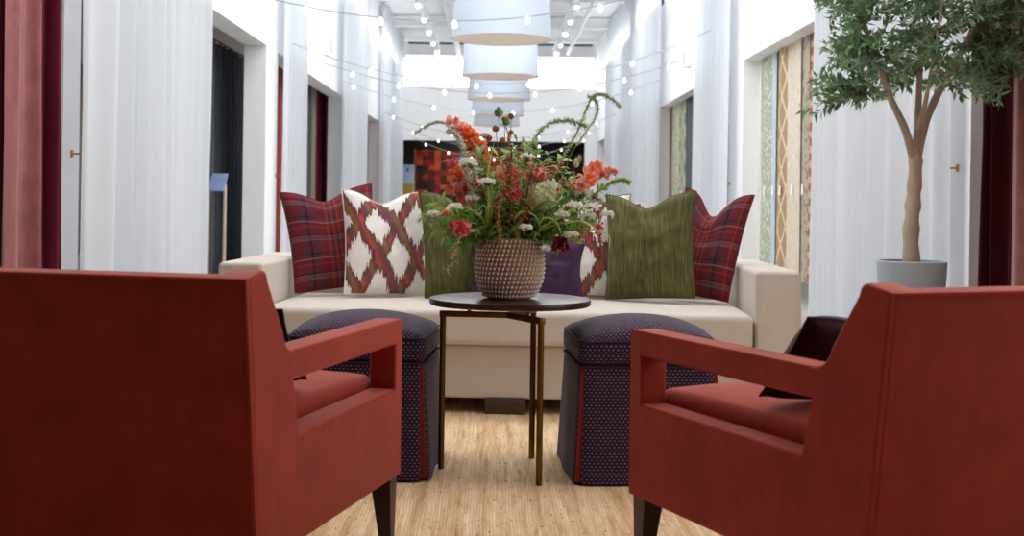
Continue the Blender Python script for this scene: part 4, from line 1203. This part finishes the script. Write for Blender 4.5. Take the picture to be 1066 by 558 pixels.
# amaranth
amaranth('thick rust amaranth tassel falling down the middle', [(533, 168), (532, 160), (530, 178), (531, 196), (522, 203), (517, 214), (519, 232), (520, 251)], 4.40, .017)
amaranth('upright rust amaranth plume above the middle', [(530, 200), (529, 165), (530, 140)], 4.52, .011)
amaranth('rust amaranth tassel hanging on the right over the ikat cushion', [(596, 215), (614, 200), (622, 212), (624, 240), (626, 262), (626, 290)], 4.5, .011)
# white lace
for lab, x, y, r, d in (('white lace flower at the right under the coral snapdragon', 607, 200, .032, 4.5), ('white lace flower farther right above the ikat cushion', 622, 206, .03, 4.52), ('white lace flower low on the right near the blades', 612, 224, .028, 4.44), ('white lace flower below the hydrangea on the right', 595, 243, .026, 4.42),
    ('white lace flower beside the vase rim on the right', 568, 258, .018, 4.42), ('white lace flower left of the poppy stems', 497, 178, .028, 4.56), ('white lace flower in the left middle foliage', 492, 205, .026, 4.46), ('white lace flower at the far left over the olive cushion', 452, 222, .02, 4.46), ('white lace flower beside the rust seed heads', 504, 140, .018, 4.62), ('white lace flower low in the middle above the rim', 548, 236, .022, 4.4), ('white lace flower right at the edge beside the olive cushion', 632, 222, .022, 4.48), ('white lace flower above the right carnation', 585, 222, .026, 4.42),
    ('airy white flower cluster at the upper left between plume and snapdragon', 488, 168, .034, 4.44), ('airy white flower cluster in the centre left beside the tall blade', 507, 188, .03, 4.42), ('airy white flower cluster over the right ikat cushion', 616, 214, .036, 4.44), ('airy white flower cluster right of the hydrangea', 598, 212, .03, 4.4), ('airy white flower cluster above the coral cockscomb', 549, 162, .026, 4.5), ('airy white flower cluster low on the left above the carnation', 474, 214, .028, 4.42)):
    umbel(lab, x, y, d, r)
# berries
for lab, x, y, n_ in (('red berry sprig in the middle below the cockscomb', 541, 196, 16), ('red berry sprig beside the hydrangea base', 546, 224, 18), ('red berry sprig above the hydrangea', 556, 170, 12), ('red berry sprig right of the coral cockscomb', 578, 176, 14), ('red berry sprig at the right over the lace', 588, 190, 12), ('red berry sprig low on the right beside the tassel', 617, 246, 14), ('red berry sprig in the left middle', 500, 190, 12)):
    berries(lab, x, y, 4.44, n_, .045)
# bunny tails
for lab, x, y, via in (('bunny tail grass head at the upper right', 600, 170, [(580, 205)]), ('bunny tail grass head left of the cockscomb', 497, 157, [(512, 200)]), ('bunny tail grass head low on the left', 494, 212, []), ('bunny tail grass head beside the coral cockscomb', 552, 172, [(545, 205)]), ('bunny tail grass head above the hydrangea', 545, 152, [(542, 200)])):
    t, c_ = flower('bunny_tail', lab, 'grass', [P(a, b_, 4.46) for a, b_ in via], P(x, y, 4.46), (.0015, .001))
    b = MB(); ax = (c_[-1] - c_[-4]).normalized()
    for i in range(90):
        k = R.random(); b.leaf2(c_[-1] + ax * (k - .4) * .04, rv() + ax * .8, rv(), .016, .003)
    b.blob(c_[-1], .01, 8, 6, (1, 1, 1.6)); part('head', b, M['tail'], t)
# long blades
for i, (lab, pts, m) in enumerate((('blade bending left over the vase rim', [(505, 215), (488, 225), (476, 250)], 'g2'), ('upright blade behind the middle tassel', [(512, 200), (506, 172)], 'g1'), ('long blade bending right past the hydrangea', [(575, 222), (590, 226), (601, 250)], 'g2'), ('blade curving down right of the vase', [(565, 228), (580, 232), (588, 262)], 'g1'), ('blade arching over the hydrangea to the right', [(560, 215), (580, 212), (598, 232)], 'g2'),
    ('broad blade in the middle of the rim', [(536, 228), (546, 220), (560, 228), (562, 245)], 'g1'), ('blade reaching far right over the ikat cushion', [(585, 225), (605, 215), (622, 230)], 'g3'), ('blade leaning left below the white plume', [(500, 225), (482, 215), (468, 214)], 'g1'), ('upright blade right of the seed heads', [(540, 205), (546, 172)], 'g1'), ('short blade over the front of the rim', [(523, 240), (514, 236), (506, 252)], 'g2'), ('blade dropping at the far left of the vase', [(492, 240), (480, 246), (474, 262)], 'g3'), ('yellow green tendril blade at the far right', [(600, 230), (622, 240), (634, 246), (634, 262)], 'g3'), ('tall yellow green blade left of the poppy pods', [(509, 205), (508, 180), (515, 145)], 'g3'))):
    blade(lab[0:], pts, 4.44 - .01 * (i % 4), .009 if i % 2 else .013, m)
# leafy filler stems all round
FL = [(458, 232), (470, 250), (448, 238), (486, 222), (478, 186), (490, 172), (505, 168), (512, 190), (520, 205), (536, 152), (543, 168), (548, 188), (540, 215), (530, 228), (512, 228), (498, 238), (490, 250), (508, 246), (552, 240), (572, 230), (580, 205), (590, 178), (596, 212), (604, 232), (612, 214), (626, 226), (600, 252), (592, 238), (628, 196), (566, 168), (574, 188), (556, 156), (500, 212), (470, 210), (482, 206), (518, 160), (586, 258), (462, 246), (526, 186), (560, 215), (548, 150), (560, 148), (572, 158), (586, 166), (538, 146), (530, 150), (594, 182), (478, 168), (486, 160), (500, 158), (455, 210), (488, 184), (515, 176), (538, 178), (562, 184), (600, 190), (615, 200), (640, 205), (475, 226), (502, 228), (522, 218), (546, 224), (568, 246), (592, 226), (618, 234), (480, 254), (500, 252), (532, 244), (556, 252), (606, 244), (444, 226), (534, 160), (582, 170), (494, 196)]
WORDS = ['deep green', 'mid green', 'lime green', 'grey green']
def where(x, y):
    v = 'top' if y < 165 else 'upper part' if y < 190 else 'middle' if y < 215 else 'lower part' if y < 238 else 'bottom edge'
    h_ = 'far left' if x < 465 else 'left' if x < 495 else 'centre left' if x < 520 else 'centre' if x < 545 else 'centre right' if x < 575 else 'right' if x < 605 else 'far right'
    return v, h_
seen = {}
for i, (x, y) in enumerate(FL):
    mi = [1, 0, 1, 2, 0, 3, 1, 0][i % 8]
    m = ['g2', 'g1', 'g3', 'g4'][mi]
    v, h_ = where(x, y)
    size = ['small leaved', 'broad leaved', 'long leaved'][i % 3]
    lab = '%s %s stem at the %s of the bouquet, %s' % (size, WORDS[mi], v, h_)
    k_ = seen.get(lab, 0); seen[lab] = k_ + 1
    if k_: lab += ', behind another'
    L_, W_ = [(.034, .010), (.045, .02), (.06, .012)][i % 3]
    filler(lab, x, y, 4.6 + R.uniform(-.11, .16), m, 44, L_ * 1.1, W_ * 1.15)

# ------------------------------------------------------------------ olive tree in a concrete pot
TD = 6.6
tc = P(949, 275, TD)
PZ = P(949, 272, TD).z
tr = thing('olive_tree', 'olive tree in a tall grey concrete pot at the right end of the sofa', 'tree', (tc.x, TD, 0))
pot = MB().lathe([(.125, FZ), (.135, 0), (.178, PZ - .03), (.18, PZ), (.163, PZ + .003), (.158, PZ - .03), (.15, PZ - .05)], 48, cap1=False)
pt_ = part('pot', pot, M['concrete'], tr)
part('soil', MB().lathe([(.0, PZ - .03), (.08, PZ - .032), (.16, PZ - .04)], 24, cap0=False, cap1=False), M['soil'], pt_)
o0 = Vector((tc.x, TD, 0))
def tp(x, y, dz=0): return P(x, y, TD + dz) - o0
R2 = random.Random(31)
trunk = curve([tp(949, 279), tp(948, 245), tp(950, 215), tp(952, 190), tp(953, 168), tp(953, 152)], 20)
b = MB(); b.tube(trunk, [(.044 - .012 * i / (len(trunk) - 1) + .004 * math.sin(i * 1.7) + .002 * math.sin(i * 4.1)) * (1 if i < len(trunk) - 3 else .85 - .2 * (i - len(trunk) + 3)) for i in range(len(trunk))], 12)
part('trunk', b, M['bark'], tr)
limbs = [curve([tp(952, 170), tp(943, 137, -.03), tp(934, 117, -.05), tp(924, 95, -.08), tp(913, 62, -.1), tp(900, 25, -.12), tp(890, -20, -.1)], 24),
         curve([tp(953, 172), tp(955, 135), tp(956, 111), tp(958, 70, .03), tp(962, 30, .05), tp(968, -30, .05)], 24),
         curve([tp(953, 170), tp(963, 128, .04), tp(976, 98, .03), tp(987, 78, 0), tp(1002, 52, -.05), tp(1015, 20, -.1), tp(1022, -30, -.12)], 24),
         curve([tp(955, 135), tp(963, 108, -.12), tp(968, 80, -.2), tp(975, 45, -.28), tp(982, -10, -.3)], 18),
         curve([tp(987, 78), tp(1005, 72, -.05), tp(1026, 62, -.1), tp(1048, 58, -.15)], 14),
         curve([tp(926, 100, -.08), tp(912, 98, -.12), tp(896, 96, -.16), tp(880, 104, -.2)], 12)]
rad = [.024, .024, .026, .015, .012, .009]
for l_, r_ in zip(limbs, rad):
    part('branch', MB().tube(l_, [r_, r_ * .35], 8), M['bark'], tr)
fol, pale, tw = MB(), MB(), MB(); fruits = []
def twig(p, d, L):
    n_ = 7
    pts = [p]; dd = d.normalized()
    for i in range(n_):
        dd = (dd + rv2() * .16 + Vector((0, 0, -.035))).normalized()
        pts.append(pts[-1] + dd * L / n_)
    tw.tube(pts, [.003, .0012], 4)
    for i in range(1, len(pts)):
        for k in range(4):
            tg = (pts[i] - pts[i - 1]).normalized(); s_ = rv2(); s_ = (s_ - tg * s_.dot(tg)).normalized()
            q = pts[i - 1].lerp(pts[i], R2.random())
            (fol if R2.random() < .82 else pale).leaf2(q, s_ + tg * .8, rv2() + Vector((0, 0, .8)), R2.uniform(.042, .07), R2.uniform(.014, .021))
            if R2.random() < .012 and len(fruits) < 90: fruits.append(q + s_ * .015 - Vector((0, 0, .012)))
def rv2(): return Vector((R2.gauss(0, 1), R2.gauss(0, 1), R2.gauss(0, 1))).normalized()
def crown_ok(p):
    w = p + o0
    return w.x < RX - .06
# twig starts: along limbs plus a shell of sub-branches filling the crown
src = []
for l_ in limbs:
    for i in range(len(l_) // 3, len(l_)): src.append(l_[i])
cen = tp(966, 40)
for i in range(470):
    # crown envelope in the photo: wide dome, right side hanging lower
    x = R2.uniform(866, 1085); top = -75
    low = 118 if x < 905 else (104 if x < 925 else (88 if x < 985 else 102))
    y = R2.uniform(top, low - 14)
    dz = R2.uniform(-.42, .38) * (1 - abs(x - 972) / 260)
    tgt = tp(x, y, dz)
    if (tgt + o0).x > RX - .12: tgt.x = RX - .12 - o0.x - R2.random() * .1
    s_ = min(src, key=lambda q: (q - tgt).length + max(0, q.z - tgt.z) * .8)
    v = tgt - s_
    L = min(v.length, .55)
    mid = tgt - v.normalized() * min(.16, v.length)
    if v.length > .17:
        tw.tube(curve([s_, s_.lerp(mid, .5) + Vector((0, 0, .03)), mid], 6), [.005, .003], 5)
    out = (tgt - cen).normalized()
    twig(mid, v.normalized() + out * .6 + rv2() * .5 - Vector((0, 0, .15)), R2.uniform(.16, .26))
for m_ in (fol, pale, tw):
    for i, p in enumerate(m_.v):
        if p[0] + o0.x > RX - .03: m_.v[i] = (RX - .03 - o0.x - .3 * ((p[0] + o0.x) - RX + .03), p[1], p[2])
part('twigs', tw, M['bark'], tr); part('foliage', fol, M['olive_leaf'], tr, sharp=None); part('pale_foliage', pale, M['olive_leaf_back'], tr, sharp=None, label='paler undersides of the olive leaves')
for p in fruits:
    if p.x + o0.x < RX - .1: part('olive', MB().blob(p, .010, 7, 5, (.8, .8, 1.2)), M['olive_fruit'], tr, label='dark olive')

# ------------------------------------------------------------------ light
def area(name, loc, rot, sx, sy, e, col=(1, 1, 1), spread=PI):
    L = bpy.data.lights.new(name, 'AREA'); L.shape = 'RECTANGLE'; L.size = sx; L.size_y = sy; L.energy = e; L.color = col; L.spread = spread
    o = bpy.data.objects.new(name, L); COL.objects.link(o); o.location = loc; o.rotation_euler = rot
    return o
for i, y in enumerate((7.5, 12.5, 17.5, 22.5, 27.5, 32)):
    area('overhead_fill', (.1, y, CEIL - .55), (0, 0, 0), 4.2, 1.6, (95, 95, 95, 105, 105, 95)[i], (.95, .98, 1))  # added overhead light along the hall; the ceiling deck has no openings
area('side_fill', (RX - .05, 3.1, 1.7), (0, PI / 2, 0), 2.2, 2.2, 45, (1, .97, .94))  # added light from the right; no window is built here
area('overhead_fill', (.1, 4.3, CEIL - .55), (0, 0, 0), 3.4, 1.4, 45, (1, .98, .96))  # extra fill from above to brighten the bouquet and seating
for y in (20.5, 28):
    area('ceiling_fill', (RX - .35, y, 4.35), (PI, .5, 0), .2, 6.0, 17, (.96, .98, 1))  # added pair of upward lights to brighten the ceiling, no fittings there
    area('ceiling_fill', (LX + .35, y, 4.35), (PI, -.5, 0), .2, 6.0, 17, (.96, .98, 1))
for y in (6.5, 12, 17.5):
    area('clerestory', (RX - .3, y, 4.65), (0, PI / 2 + .15, 0), .8, 3.6, 70, (.95, .98, 1))
    area('clerestory', (LX + .3, y, 4.65), (0, -PI / 2 - .15, 0), .8, 3.6, 55, (.95, .98, 1))
for x, s in ((-5, 1), (5, 1)):
    for y in (9, 20): area('showroom_fill', (x, y, 3.1), (0, 0, 0), 1.2, 5, 60, (1, .95, .88))  # added light inside the side rooms, without any fixture
area('far_room_lamp', (-.6, 36.2, 2.8), (.5, 0, 0), 2.5, .6, 18, (1, .8, .6))
wd = bpy.data.worlds.new('World'); scene.world = wd; wd.use_nodes = True
wd.node_tree.nodes['Background'].inputs[0].default_value = (.8, .9, 1, 1); wd.node_tree.nodes['Background'].inputs[1].default_value = .5

# ------------------------------------------------------------------ camera
cam = bpy.data.cameras.new('camera'); co = bpy.data.objects.new('camera', cam); COL.objects.link(co)
cam.sensor_fit = 'HORIZONTAL'; cam.sensor_width = 36; cam.lens = 36 * F / 1066
cam.shift_x = (533 - CX) / 1066; cam.shift_y = (CY - 279) / 1066
co.location = (0, 0, 1); co.rotation_euler = (PI / 2, -ROLL, 0)
cam.clip_start = .05; cam.clip_end = 200
cam.dof.use_dof = True; cam.dof.focus_distance = 4.9; cam.dof.aperture_fstop = 4.5
scene.camera = co
scene.view_settings.view_transform = 'Standard'; scene.view_settings.look = 'None'
scene.view_settings.exposure = 0; scene.view_settings.gamma = 1; scene.view_settings.use_curve_mapping = False
scene.cycles.use_denoising = True
scene.cycles.max_bounces = 10; scene.cycles.diffuse_bounces = 6; scene.cycles.transparent_max_bounces = 8
